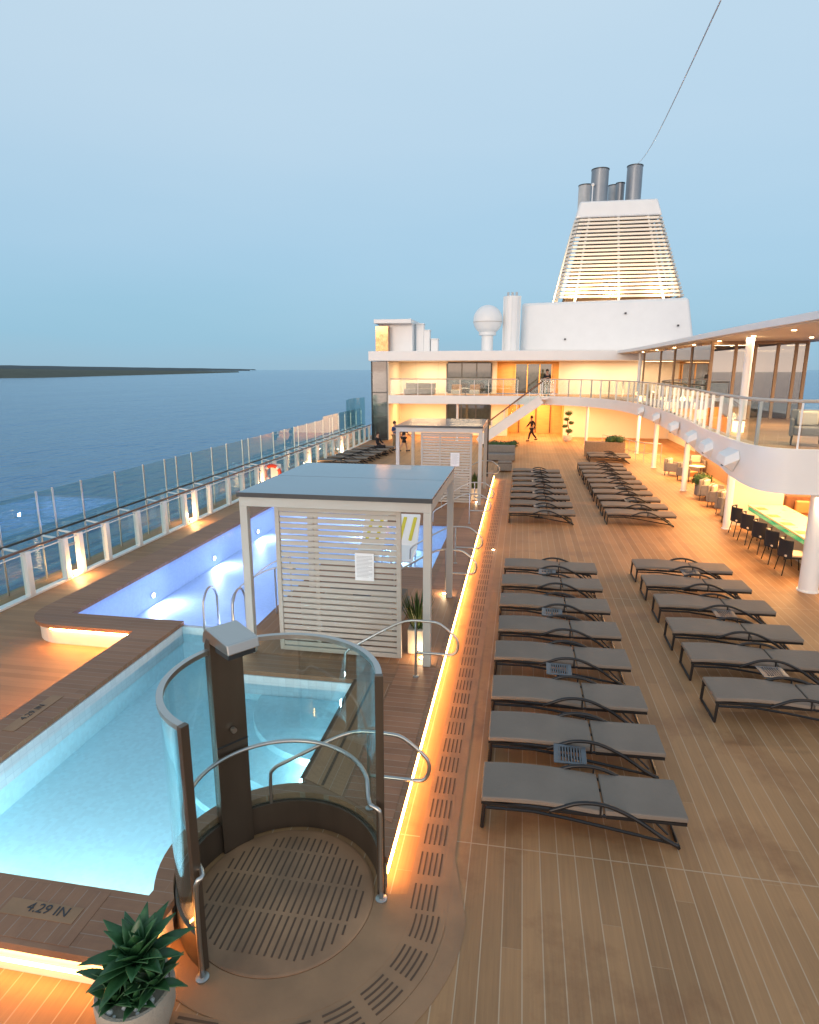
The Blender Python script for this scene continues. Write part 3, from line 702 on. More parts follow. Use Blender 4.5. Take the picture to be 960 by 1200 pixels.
# ------------------------------------------------------------------ pergolas
def notice(parent, x0, x1, z0, z1, y):
    n = MB().box(x0, x1, y-.006, y, z0, z1).build('notice', 'paper', parent)
    m = MB(); k = 0; z = z1-.05
    while z > z0+.04:
        m.box(x0+.025, x1-.025-(.06 if k % 4 == 3 else 0), y-.009, y-.0065, z, z+.004); z -= .022; k += 1
    m.build('print', 'ink', n)
def pergola(x0, x1, y0, y1, label, scr, z0=PT):
    t = thing('pergola', ((x0+x1)/2, (y0+y1)/2, z0), label, 'pergola', 'pergolas on the pool platform'); zt = 3.02
    for x in (x0, x1):
        for y in (y0, y1):
            MB().box(x-.06, x+.06, y-.06, y+.06, z0+.007, zt-.17).build('post', 'taupe', t, bevel=.006)
    b = MB(); b.box(x0-.06, x1+.06, y0-.06, y0+.06, zt-.17, zt); b.box(x0-.06, x1+.06, y1-.06, y1+.06, zt-.17, zt)
    b.box(x0-.06, x0+.06, y0+.061, y1-.061, zt-.17, zt); b.box(x1-.06, x1+.06, y0+.061, y1-.061, zt-.17, zt)
    b.box(x0+.061, x1-.061, (y0+y1)/2-.04, (y0+y1)/2+.04, zt-.12, zt-.01); b.build('roof_frame', 'taupe', t, bevel=.005)
    m = MB(); ym = (y0+y1)/2
    r = MB().box(x0-.07, x1+.07, y0-.09, ym-.006, zt+.002, zt+.045).box(x0-.07, x1+.07, ym+.006, y1+.09, zt+.002, zt+.045).build('roof_panel', 'roofpanel', t, bevel=.006)
    MB().box(x0-.08, x1+.08, y0-.1, y0-.092, zt-.02, zt+.05).build('edge_trim', 'darkedge', r)
    sx0, sx1 = scr; zz0, zz1 = z0+.05, zt-.2; y = y0+.10
    f = MB(); f.box(sx0, sx0+.07, y-.03, y+.03, zz0, zz1); f.box(sx1-.07, sx1, y-.03, y+.03, zz0, zz1); f.box(sx0+.071, sx1-.071, y-.03, y+.03, zz0, zz0+.07); f.box(sx0+.071, sx1-.071, y-.03, y+.03, zz1-.06, zz1)
    sc = f.build('screen_frame', 'slats', t, bevel=.004)
    s = MB(); n = 24; pitch = (zz1-zz0-.13)/n
    for k in range(n):
        za = zz0+.075+k*pitch+.012; s.box(sx0+.071, sx1-.071, y-.012, y+.012, za, za+pitch*.70)
    s.box(sx0+.62, sx0+.68, y+.014, y+.04, zz0+.07, zz1-.06)
    s.build('slats', 'slats', sc)
    notice(sc, sx1-.72, sx1-.42, zz0+1.26, zz0+1.70, y-.032)
    return t
pergola(-4.17, -1.30, 8.98, 12.05, 'pale pergola with blue-grey flat roof and slatted screen, nearer one behind the shower', (-3.72, -1.72))
pergola(-4.10, -1.30, 21.1, 24.2, 'pale pergola with slatted screen farther aft beside the white stair', (-3.32, -1.58))
# what stands in their shade
def daybed(x0, x1, y0, y1, label):
    t = thing('daybed', ((x0+x1)/2, (y0+y1)/2, PT), label, 'daybed', 'daybeds in the pergolas')
    MB().box(x0, x1, y0, y1, PT+.06, PT+.30).build('base', 'armgrey', t, bevel=.02)
    MB().box(x0+.03, x1-.03, y0+.12, y1-.02, PT+.302, PT+.46).build('mattress', 'cushion', t, bevel=.04, seg=3)
    MB().box(x0, x1, y0, y0+.1, PT+.302, PT+.85).build('backrest', 'slats', t, bevel=.03)
    for k in range(2): x = x0+.35+k*.8; MB().box(x, x+.5, y0+.13, y0+.26, PT+.47, PT+.86).build('pillow', 'creamcush', t, bevel=.05, seg=3)
daybed(-3.5, -1.95, 9.45, 11.2, 'grey daybed with cream pillows behind the slatted screen of the nearer pergola')
daybed(-3.4, -2.0, 21.6, 23.3, 'grey daybed with cream pillows under the farther pergola')
def grass_planter(x, y, z, label, h=.75, w=.3):
    t = thing('planter', (x, y, z), label, 'planter', 'planters of tall grass at the pergola posts')
    MB().box(x-w/2, x+w/2, y-w/2, y+w/2, z+.008, z+.42).build('box', 'creamcush', t, bevel=.01)
    m = MB(); rn = random.Random(int(y*10))
    for i in range(120):
        a = rn.uniform(0, 6.28); e = R(rn.uniform(62, 88)); r = rn.uniform(0, .1)
        leaf_blade(m, (x+r*math.cos(a), y+r*math.sin(a), z+.38), (math.cos(e)*math.cos(a), math.cos(e)*math.sin(a), math.sin(e)), h*rn.uniform(.6, 1), .028, curl=.12, seg=4)
    m.build('grass', 'grassleaf', t)
grass_planter(-1.52, 9.48, PT, 'cream planter of tall grass behind the near pergola corner post')
grass_planter(-1.52, 22.0, PT, 'cream planter of tall grass under the farther pergola')
def uplight(x, y, z, label, p=6):
    t = thing('floor_light', (x, y, z), label, 'light', 'small floor uplights')
    MB().lathe([(.05, .006), (.05, .02), (.04, .022)], (x, y, z), 16).build('rim', 'steel', t)
    MB().lathe([(.036, .0225), (.036, .026)], (x, y, z), 16).build('lens', 'lamp', t)
    point('floor_lamp', (x, y, z+.1), p, WARM2, .03)
uplight(-1.42, 9.2, PT, 'small uplight at the foot of the grass planter by the near pergola', 5)
uplight(-1.42, 12.2, PT, 'small uplight at the rear post of the near pergola', 4)
uplight(-4.5, 9.2, PT, 'small uplight beside the shower column at the pergola corner', 4)
uplight(-1.42, 21.5, PT, 'small uplight at the front post of the farther pergola', 4)
uplight(-.62, 17.0, .0, 'small floor light set in the lounger deck beside the glowing edge', .5)

# stainless handrails into the pools
def handrail(y, label, xl=-2.55, down=True):
    t = thing('handrail', (-1.42, y, PT), label, 'handrail', 'steel handrails over the platform edge')
    z = PT
    pts = [(xl-.02, y, z-.75), (xl, y, z+.02), (-1.95, y, z+.62), (-1.78, y, z+.80), (-1.62, y, z+.88), (-1.25, y, z+.90), (-1.08, y, z+.87), (-.86, y, z+.72), (-.79, y, z+.62), (-.79, y, z+.46), (-.85, y, z+.40), (-1.0, y, z+.39), (-1.40, y, z+.39)]
    pts = [(-2.5, y, .42-.95), (-2.5, y, .55), (-2.46, y, .74), (-2.3, y, .86), (-1.85, y, 1.14), (-1.62, y, 1.26), (-1.45, y, 1.30), (-1.2, y, 1.30), (-1.05, y, 1.27), (-.86, y, 1.12), (-.79, y, 1.02), (-.79, y, .90), (-.85, y, .81), (-1.0, y, .80), (-1.40, y, .80)] if down else pts
    MB().tube(smoothpath(pts, 3), .020, 8).build('bent_rail', 'steel', t, smooth=True)
    MB().tube([(-1.41, y, z+.008), (-1.41, y, 1.295)], .018, 8).build('post', 'steel', t, smooth='auto')
    MB().lathe([(.045, .006), (.045, .018), (.02, .03)], (-1.41, y, z), 14).build('flange', 'steel', t, smooth='auto')
for y, lb in ((5.62, 'bent steel handrail nearest the shower, over the glowing edge'), (8.58, 'bent steel handrail in front of the near pergola corner'), (12.4, 'bent steel handrail just aft of the near pergola'), (14.35, 'bent steel handrail at the small side bay of the pool'), (18.4, 'bent steel handrail at the aft end of the side bay'), (20.4, 'bent steel handrail in front of the farther pergola'), (25.5, 'bent steel handrail aft of the farther pergola')):
    handrail(y, lb)
def ladder(x, y):
    t = thing('pool_ladder', (x, y, .15), 'steel pool ladder with two looped rails between the pergola and the violet pool', 'pool ladder')
    for dx in (-.0, .55):
        MB().tube(smoothpath([(x+dx, y-.28, -.5), (x+dx, y-.28, .75), (x+dx, y-.22, 1.0), (x+dx, y-.08, 1.12), (x+dx, y+.08, 1.1), (x+dx, y+.2, .95), (x+dx, y+.24, .75), (x+dx, y+.24, -.3)], 4), .021, 10).build('loop_rail', 'steel', t, smooth=True)
    for k in range(3): MB().box(x+.02, x+.53, y-.31, y-.24, -.35+k*.25, -.32+k*.25).build('rung', 'steel', t)
ladder(-5.35, 9.9)
# rails seen under the left post of the near pergola
def low_rail(y0, label):
    t = thing('stair_rail', (-4.6, y0, PT), label, 'handrail', 'sloping steel rails at the violet pool steps')
    MB().tube(smoothpath([(-5.3, y0, -.2), (-5.3, y0, .55), (-5.15, y0, .85), (-4.75, y0, 1.15), (-4.35, y0, 1.32), (-4.0, y0, 1.32)], 4), .018, 8).build('rail', 'steel', t, smooth=True)
    MB().tube([(-4.4, y0, PT+.006), (-4.4, y0, 1.30)], .016, 8).build('post', 'steel', t, smooth='auto')
low_rail(10.6, 'sloping steel rail beside the left post of the near pergola'); low_rail(11.4, 'second sloping steel rail behind the left post of the near pergola')
t = thing('deck_shower_pole', (-1.35, 27.0, PT), 'thin black shower pole aft of the farther pergola', 'shower')
MB().tube([(-1.35, 27.0, PT+.01), (-1.35, 27.0, 2.55), (-1.42, 27.0, 2.62), (-1.7, 27.0, 2.62)], .03, 8).build('pole', 'blackframe', t, smooth='auto')
MB().cyl((-1.7, 27.0, 2.55), .11, .04, 16).build('shower_rose', 'blackframe', t)
# in-pool chaises, two yellow stripes laid on each backrest
for i, (x, y) in enumerate(((-3.6, 15.0), (-2.75, 15.0))):
    t = thing('pool_chaise', (x, y, -.6), ('left' if i == 0 else 'right')+' white reclining pool seat with yellow stripes in the side bay', 'pool chair', 'pool seats in the side bay')
    MB().bar((x, y-.7, .40), (x, y+.1, .55), .6, .08).build('seat', 'white', t, bevel=.02)
    MB().bar((x, y+.1, .55), (x, y+.65, 1.25), .6, .08).build('backrest', 'white', t, bevel=.02)
    for k in (-.16, .1): MB().bar((x+k, y+.16, .68), (x+k+.08, y+.56, 1.2), .09, .05).build('yellow_stripe', 'yellow', t, bevel=.02)
    for yy in (y-.5, y+.1):
        for s in (-.25, .25): MB().tube([(x+s, yy, -.6), (x+s, yy, .45)], .025, 8).build('leg', 'white', t)

# ------------------------------------------------------------------ port side railing and wind screen
posts = [5.9, 7.3, 8.7, 10.12, 11.53, 12.7, 13.23, 14.25, 15.64, 17.0, 18.17, 18.85, 19.85, 21.3, 22.5, 23.9, 24.5, 25.8, 27.2, 28.6, 29.9, 30.5, 31.8, 33.2, 34.6, 35.9, 36.5, 37.8, 39.2, 40.6, 42.0, 43.4]
def railing():
    t = thing('glass_railing', (-10.5, 5, 0), 'long port railing of white posts, glass panels and varnished top rail along the sea side', 'railing')
    MB().box(-10.62, -10.44, 4, 44, .005, .06).build('kerb', 'white', t, bevel=.01)
    for i, y in enumerate(posts):
        wd = .075
        MB().box(-10.56, -10.42, y-wd, y+wd, .061, 1.05).build('post', 'white', t, bevel=.006)
        b = MB(); b.bar((-10.56, y, 1.02), (-11.02, y, 1.08), .07, .03); b.build('bracket', 'white', t, bevel=.004)
    for a, b in zip(posts[:-1], posts[1:]):
        if b-a < .8: continue
        MB().box(-10.50, -10.488, a+wd+.02, b-wd-.02, .12, .98).build('glass_panel', 'glass', t)
    MB().bar((-10.49, 4, 1.09), (-10.49, 44, 1.09), .07, .05).build('top_rail', 'woodrail', t, bevel=.012)
    MB().box(-10.49, -10.47, 4, 44, .985, 1.01).build('under_rail', 'white', t)
railing()
def windbreak():
    t = thing('wind_screen', (-11.05, 5, 0), 'tall green-tinted glass wind screen outside the port railing', 'glass screen')
    ys = posts
    for y in ys: MB().box(-11.065, -11.035, y-.018, y+.018, -.2, 2.14).build('stanchion', 'darksteel' if False else 'steel', t)
    for a, b in zip(ys[:-1], ys[1:]):
        zt = 2.12 if a < 34 else 2.3
        MB().box(-11.055, -11.043, a+.03, b-.03, .05, zt).build('glass_panel', 'wind', t)
    MB().bar((-11.05, 4, 1.10), (-11.05, 44, 1.10), .05, .05).build('mid_rail', 'darkedge', t)
    cur = [(-11.05, 39.6), (-11.3, 41.2), (-11.2, 42.6), (-10.9, 43.9)]
    MB().wallpath(cur, .03, .1, 3.0).build('end_screen', 'wind', t)
windbreak()
for i, y in enumerate((12.96, 18.5, 24.2, 30.2, 36.2)):
    nm = ('nearest', 'second', 'third', 'fourth', 'farthest')[i]
    t = thing('rail_lamp', (-10.49, y, 0), '%s warm floor lamp between paired white posts of the port railing' % nm, 'lamp', 'floor lamps between paired railing posts')
    MB().box(-10.54, -10.44, y-.10, y+.10, .07, .16).build('housing', 'white', t, bevel=.005)
    MB().box(-10.438, -10.43, y-.085, y+.085, .08, .15).build('lens', 'lamp', t)
    MB().box(-10.50, -10.46, y-.1, y+.1, .8, .86).build('control_box', 'steel', t, bevel=.01)
    point('rail_lamp_light', (-10.33, y, .28), 30, WARM, .05)
# life buoy
t = thing('lifebuoy', (-10.36, 25.1, .55), 'orange and white lifebuoy hung on the port railing', 'lifebuoy')
ring = [(-10.30+.33*math.cos(a*math.pi/16), 25.1, .60+.33*math.sin(a*math.pi/16)) for a in range(32)]
MB().tube(ring, .075, 10, closed=True).build('ring', 'red', t, smooth=True)
for k in range(4):
    a = math.pi/4+k*math.pi/2; p = [(-10.30+.33*math.cos(a+e), 25.1, .60+.33*math.sin(a+e)) for e in (-.16, 0, .16)]
    MB().tube(p, .079, 10).build('band', 'rope', t, smooth='auto')
MB().box(-10.42, -9.95, 25.19, 25.21, .1, 1.0).build('backing_panel', 'white', t)

# ------------------------------------------------------------------ columns
def column(x, y, r, z0, z1, label, group, lamp=None):
    t = thing('column', (x, y, z0), label, 'column', group)
    MB().cyl((x, y, z0+.001), r, z1-z0-.003, 28).build('shaft', 'white', t, smooth='auto')
    MB().lathe([(r+.03, .001), (r+.03, .03), (r+.004, .034)], (x, y, z0), 28).build('base', 'white', t, smooth='auto')
    if lamp:
        a, p = lamp; d = Vector((math.cos(R(a)), math.sin(R(a)), 0)); q = Vector((x, y, 2.2))+d*(r+.06)
        MB().tube([q, q+Vector((0, 0, .14))], .04, 12).build('downlight', 'steel', t)
        area('column_lamp', q-Vector((0, 0, .01)), .07, p, WARM2)
LO = 'white round columns under the upper deck'
column(6.56, 14.95, .20, 0, 2.6, 'thick white column nearest the camera at the right edge, lamp lit', LO, (250, 14))
column(6.50, 20.75, .11, 0, 2.6, 'slim white column at the far end of the bar table', LO, (220, 8))
column(6.74, 27.3, .11, 0, 2.6, 'slim white column beside the armchairs, third along the promenade', LO)
column(6.77, 33.7, .11, 0, 2.6, 'slim white column fourth along the promenade', LO)
column(6.9, 39.5, .10, 0, 2.6, 'slim white column near the aft stairwell rail', LO)
column(4.3, 43.4, .09, 0, 2.6, 'slim white column under the aft balcony beside the planter', LO)
column(-4.4, 44.5, .08, 0, 2.6, 'slim white column under the aft balcony behind the farther pergola', LO)

# ------------------------------------------------------------------ upper deck
edge = [(5.9, 14.35, 0), (5.45, 14.45, 0), (5.12, 14.9, 0), (5.0, 15.8, 0), (5.04, 17.0, 0), (5.20, 19.6, 0), (5.48, 22., 0), (5.80, 26.3, 0), (6.05, 31, 0), (6.0, 35, 0), (5.6, 38.3, 0), (4.8, 40.9, 0), (3.6, 42.8, 0), (2.4, 43.7, 0), (1.6, 44, 0)]
ep = [(p.x, p.y) for p in smoothpath(edge, 5)]
slab = [(10.7, 14.35)] + list(ep) + [(-9.2, 44.0), (-9.2, 48.3), (10.7, 48.3)]
slab = list(reversed(slab))
m = MB(); m.plate(slab, [], 2.62, 3.12); tag(m.build('upper_deck', 'white', smooth=False), kind='structure')
inner = [(10.6, 14.5)] + [(p[0]+.12, p[1]+.1) for p in ep] + [(-9.05, 44.15), (-9.05, 48.25), (10.6, 48.25)]
sheet('upper_deck_boards', list(reversed(inner)), 3.128, 'teak_left')
# sculpted fascia on the curved edge
fp = [(10.7, 14.32)] + [(p[0]-.02, p[1]-.01) for p in ep] + [(-9.22, 43.98)]
fp = [p for i, p in enumerate(fp)]
zb = []; zt = []
for (x, y) in fp:
    k = max(0, min(1, (38-y)/22.)); zb.append(2.58-.06*k-.20*max(0, min(1, (17-y)/2.4))); zt.append(3.16+.12*k)
MB_f = MB().wallpath(fp, .06, zb, zt); fo = MB_f.build('deck_fascia', 'white', smooth='auto'); tag(fo, kind='structure')
# upper rail along the edge
def upper_rail():
    t = thing('balcony_railing', (5, 20, 3.12), 'glass balustrade with slim posts and pale top rail round the upper deck edge', 'railing')
    pth = [(10.6, 14.45)] + [(p[0]+.10, p[1]+.06) for p in ep] + [(1.2, 44.1)]
    pth2 = [(-.3, 44.1), (-9.1, 44.1)]
    for pp in (pth, pth2):
        P = [Vector((x, y)) for x, y in pp]; L = [0]
        for a, b in zip(P[:-1], P[1:]): L.append(L[-1]+(b-a).length)
        n = max(1, round(L[-1]/.98)); 
        def at(s):
            for i in range(len(L)-1):
                if s <= L[i+1]+1e-6: return P[i].lerp(P[i+1], (s-L[i])/max(1e-6, L[i+1]-L[i]))
            return P[-1]
        pts = [at(L[-1]*i/n) for i in range(n+1)]
        for i, q in enumerate(pts):
            a = pts[max(0, i-1)]; b = pts[min(n, i+1)]; d = (b-a).normalized()
            MB().bar((q.x, q.y, 3.13), (q.x, q.y, 4.22), .035, .08, up=(d.y, -d.x, 0)).build('post', 'white' if i % 2 else 'steel', t)
        for a, b in zip(pts[:-1], pts[1:]):
            d = (b-a).normalized(); a2 = a+d*.05; b2 = b-d*.05
            g = MB(); g.bar((a2.x, a2.y, 3.70), (b2.x, b2.y, 3.70), .012, 1.0); g.build('glass_panel', 'glass', t)
        MB().tube([(p.x, p.y, 4.26) for p in pts], .035, 8).build('top_rail', 'taupe', t, smooth='auto')
upper_rail()
# angular floodlights on the fascia
fl_pos = [(4.94, 15.9, .50, 1.0), (5.08, 18.2, .46, .9), (5.24, 20.6, .46, .85), (5.5, 24.2, .44, .8), (5.82, 29.0, .42, .8), (5.98, 33.6, .42, .8)]
for i, (x, y, s, k) in enumerate(fl_pos):
    t = thing('floodlight', (x, y, 2.75), '%s angular white floodlight housing on the curved deck fascia' % ('nearest' if i == 0 else ORD[i] if i < 5 else 'farthest'), 'floodlight', 'white floodlight housings along the curved fascia')
    a = s*.95; o = Vector((x+.02, y, 2.95))
    vs = [o+Vector(v) for v in [(0, -a, -.05), (0, a, -.05), (0, a*.8, .13), (0, -a*.8, .13), (-s*.62, -a*.85, -.22), (-s*.62, a*.55, -.16), (-s*.55, a*.4, .02), (-s*.55, -a*.7, -.02), (-.02, -a*.3, -.40)]]
    MB().add(vs, [(0, 3, 2, 1), (3, 7, 6, 2), (7, 4, 5, 6), (0, 4, 7, 3), (1, 2, 6, 5), (0, 8, 4), (8, 1, 5), (8, 5, 4), (0, 1, 8)]).build('housing', 'white', t, bevel=.01)
    MB().box(x-s*.36, x-s*.26, y+a*.2, y+a*.38, 2.66, 2.72).build('lens', 'darkedge', t)

# ------------------------------------------------------------------ canopy over the starboard promenade
can = [(5.9, 8.0, 0), (6.0, 12, 0), (6.02, 16, 0), (5.98, 20, 0), (6.05, 24, 0), (6.15, 29, 0), (6.2, 34, 0), (6.2, 39, 0), (6.0, 43.9, 0)]
cp = [(p.x, p.y) for p in smoothpath(can, 4)]
t = thing('canopy_roof', (8, 25, 5.9), 'long thin white canopy roof with peach soffit and downlights over the starboard upper deck', 'roof')
MB().plate([(10.7, 8.0), (10.7, 48.0), (6.0, 48.0)]+list(reversed(cp)), [], 5.93, 6.10).build('roof', 'white', t)
MB().plate([(10.6, 8.1), (10.6, 47.0), (6.3, 47.0)]+[(p[0]+.15, p[1]) for p in reversed(cp)], [], 5.90, 5.925).build('soffit', 'cream', t)
for k, y in enumerate((12.5, 15.5, 18.5, 21.5, 25, 28.5, 32, 36, 40)):
    MB().cyl((6.9, y, 5.888), .055, .01, 14).build('downlight', 'lamp', t)
    MB().cyl((9.0, y+1.2, 5.888), .055, .01, 14).build('downlight', 'lamp', t)
for y in (16, 22, 29, 37): area('canopy_lamp', (8.0, y, 5.86), 2.5, 120, WARM2, sizey=.6)
UP = 'white columns carrying the canopy roof'
for i, (x, y) in enumerate(((6.95, 21.9), (6.95, 27.9), (6.95, 33.9), (6.95, 41.0))):
    column(x, y, .10 if i else .12, 3.12, 5.90, '%s white column under the canopy on the upper deck' % ('nearest' if i == 0 else ORD[i] if i < 3 else 'farthest'), UP)
# glazed lounge
def lounge():
    t = thing('glazed_lounge', (8, 25, 3.12), 'glazed lounge with brown framed doors under the canopy on the upper deck', 'building')
    x0, x1, y0, y1, z0, z1 = 6.75, 9.9, 25.2, 38.5, 3.13, 5.80
    for x in (x0, 7.55, 8.2, 8.95, 9.55, x1):
        MB().box(x-.05, x+.05, y0-.05, y0+.05, z0, z1).build('mullion', 'bronzeslat', t, bevel=.005)
    MB().box(x0-.05, x1+.05, y0-.06, y0+.06, z1, 5.895).build('header', 'bronzeslat', t)
    xs = (x0, 7.55, 8.2, 8.95, 9.55, x1)
    for a, b in zip(xs[:-1], xs[1:]):
        MB().box(a+.055, b-.055, y0-.008, y0+.008, z0+.05, z1-.01).build('glass_pane', 'winpane', t)
    yy = (y0, 28, 31, 34, y1)
    for y in yy[1:]: MB().box(x0-.05, x0+.05, y-.05, y+.05, z0, z1).build('mullion', 'bronzeslat', t)
    for a, b in zip(yy[:-1], yy[1:]): MB().box(x0-.008, x0+.008, a+.055, b-.055, z0+.05, z1-.01).build('glass_pane', 'winpane', t)
    MB().box(x0, x1, y1, y1+.1, z0, 5.89).build('rear_wall', 'cream', t)
    MB().box(x1+.06, x1+.08, y0, y1, z0, 5.89).build('side_glazing', 'winpane', t)
    MB().box(9.2, 9.7, 25.9, 26.1, z0, z0+2.2).build('inner_door', 'amber', t, bevel=.01)
M['winpane'] = glassm('reflective_pane', (.34, .33, .31), .13)
lounge()
area('lounge_lamp', (8.3, 31, 5.7), 2.0, 60, WARM, sizey=6)

# ------------------------------------------------------------------ aft house
def house():
    t = thing('deckhouse', (0, 48, 0), 'cream aft deckhouse of two lit storeys with white flat roof and glazed corner', 'building')
    Y0 = 48.4
    # lower storey wall with the amber lobby opening
    w1 = MB(); w1.box(-10.3, -1.0, Y0, Y0+.2, 0, 2.62); w1.box(3.1, 10.6, Y0, Y0+.2, 0, 2.62)
    w1.build('lower_wall', 'cream', t)
    lob = MB(); lob.box(-1.0, 3.1, Y0+3, Y0+3.1, 0, 2.62); lob.box(-1.1, -1.0, Y0+.2, Y0+3, 0, 2.62); lob.box(3.1, 3.2, Y0+.2, Y0+3, 0, 2.62); lob.box(-1.0, 3.1, Y0, Y0+3, 2.5, 2.6)
    lb = lob.build('lobby', 'amber', t)
    for x in (-.2, 1.1, 2.2): MB().box(x, x+.08, Y0+2.9, Y0+2.98, 0, 2.5).build('door_frame', 'brown', lb)
    MB().box(-9.4, -1.9, Y0, Y0+.2, 3.13, 5.5).build('upper_wall', 'cream', t); MB().box(2.6, 10.6, Y0, Y0+.2, 3.13, 5.5).build('upper_wall', 'cream', t)
    al = MB(); al.box(-1.9, 2.6, Y0+1.2, Y0+1.3, 3.13, 5.5); al.box(-2.0, -1.9, Y0+.2, Y0+1.2, 3.13, 5.5); al.box(2.6, 2.7, Y0+.2, Y0+1.2, 3.13, 5.5)
    a = al.build('upper_lobby', 'amber', t)
    dr = MB().box(-.6, 2.2, Y0+1.12, Y0+1.18, 3.15, 5.3).build('door', 'winglass', a)
    for x in (-.6, .3, 1.2, 2.1): MB().box(x, x+.08, Y0+1.05, Y0+1.10, 3.15, 5.3).build('door_frame', 'amber', dr)
    for (x0, x1, z0, z1) in ((-5.6, -2.3, 3.25, 5.35), (-5.6, -2.3, .8, 2.3)):
        f = MB(); n = 3; wdt = (x1-x0)/n
        for k in range(n+1): f.box(x0+k*wdt-.05, x0+k*wdt+.05, Y0-.06, Y0-.003, z0, z1)
        f.box(x0+.05, x1-.05, Y0-.055, Y0-.003, z0-.08, z0); f.box(x0+.05, x1-.05, Y0-.055, Y0-.003, z1, z1+.08)
        wn = f.build('window', 'darkedge', t); MB().box(x0+.05, x1-.05, Y0-.03, Y0-.004, z0, z1).build('pane', 'winglass', wn)
    for x in (-8, -6.3): MB().box(x, x+.02, Y0-.008, Y0-.002, 3.13, 5.5).build('wall_joint', 'taupe', t)
    # glazed corner bay
    for (z0, z1, mt) in ((.1, 1.6, 'winglass'), (1.65, 3.3, 'winglass'), (3.36, 5.44, 'winglass')):
        MB().box(-10.38, -9.32, 44.05, 44.12, z0, z1).build('corner_glazing', mt, t)
    MB().box(-10.42, -10.39, 44.0, 48.4, .05, 5.45).build('side_glazing', 'winglass', t)
    fr = MB()
    for x in (-10.40, -9.30): fr.box(x-.04, x+.04, 44.0, 44.14, 0, 5.46)
    for z in (.05, 1.62, 3.33): fr.box(-10.36, -9.34, 44.02, 44.13, z-.04, z+.04)
    fr.build('corner_frame', 'darkedge', t)
    MB().box(-9.26, -9.2, 44.0, 48.4, 0, 5.46).build('corner_wall', 'cream', t)
    # roof with fascia
    MB().plate([(-10.6, 43.9), (6.3, 43.9), (10.65, 43.95), (10.65, 62), (-10.6, 62)], [], 5.48, 6.14).build('roof', 'white', t, bevel=.03)
    # tower on the roof
    MB().box(-10.2, -7.75, 45.4, 49.5, 6.145, 8.25).build('roof_room', 'white', t, bevel=.03)
    MB().box(-10.25, -9.35, 44.7, 45.39, 6.145, 7.85).build('roof_room_glazing', 'sunsetglass', t, bevel=.01)
    MB().box(-10.35, -7.7, 44.6, 49.6, 7.86 if False else 8.02, 8.30).build('roof_room_cap', 'white', t, bevel=.02)
M['sunsetglass'] = pm('sunset_glass', (.42, .22, .10), .08, .6, var=.05)  # orange sunset reflection is put into the pane colour
house()
for i, (x, r, zt_, lb) in enumerate(((-7.35, .28, 8.05, 'white duct beside the roof room, widest of the three'), (-6.85, .22, 7.6, 'white middle duct on the deckhouse roof'), (-6.3, .26, 7.0, 'short white vent box on the deckhouse roof'))):
    t = thing('roof_duct', (x, 46.5, 6.14), lb, 'duct', 'white ducts on the deckhouse roof')
    MB().box(x-r, x+r, 46.2, 46.8, 6.145, zt_).build('casing', 'white', t, bevel=.03)
    MB().box(x-r-.03, x+r+.03, 46.17, 46.83, zt_+.002, zt_+.06).build('cap', 'white', t, bevel=.01)
t = thing('radome', (-2.65, 48, 6.14), 'white spherical radome on a pedestal above the deckhouse', 'radome')
MB().ball((-2.65, 48, 8.40), 1.05, 32).build('dome', 'white', t, smooth=True)
MB().lathe([(.42, .005), (.42, 1.15), (.62, 1.2), (.62, 1.42)], (-2.65, 48, 6.14), 28).build('pedestal', 'white', t, smooth='auto')
MB().lathe([(1.056, -.02), (1.062, 0), (1.056, .02)], (-2.65, 48, 8.25), 32).build('seam', 'taupe', t, smooth=True)
t = thing('vent_tower', (-.95, 48.5, 6.14), 'white upright cylinder beside the radome', 'vent')
MB().cyl((-.95, 48.5, 6.145), .62, 3.9, 32).build('casing', 'white', t, smooth='auto')
for k in range(5): a = R(200+k*35); MB().tube([(-.95+.64*math.cos(a), 48.5+.64*math.sin(a), 6.15), (-.95+.64*math.cos(a), 48.5+.64*math.sin(a), 10.0)], .03, 6).build('rib', 'white', t)
for k in range(3): MB().cyl((-1.25+k*.3, 48.5, 10.046), .08, .3, 10).build('vent_pipe', 'pipe_light', t)

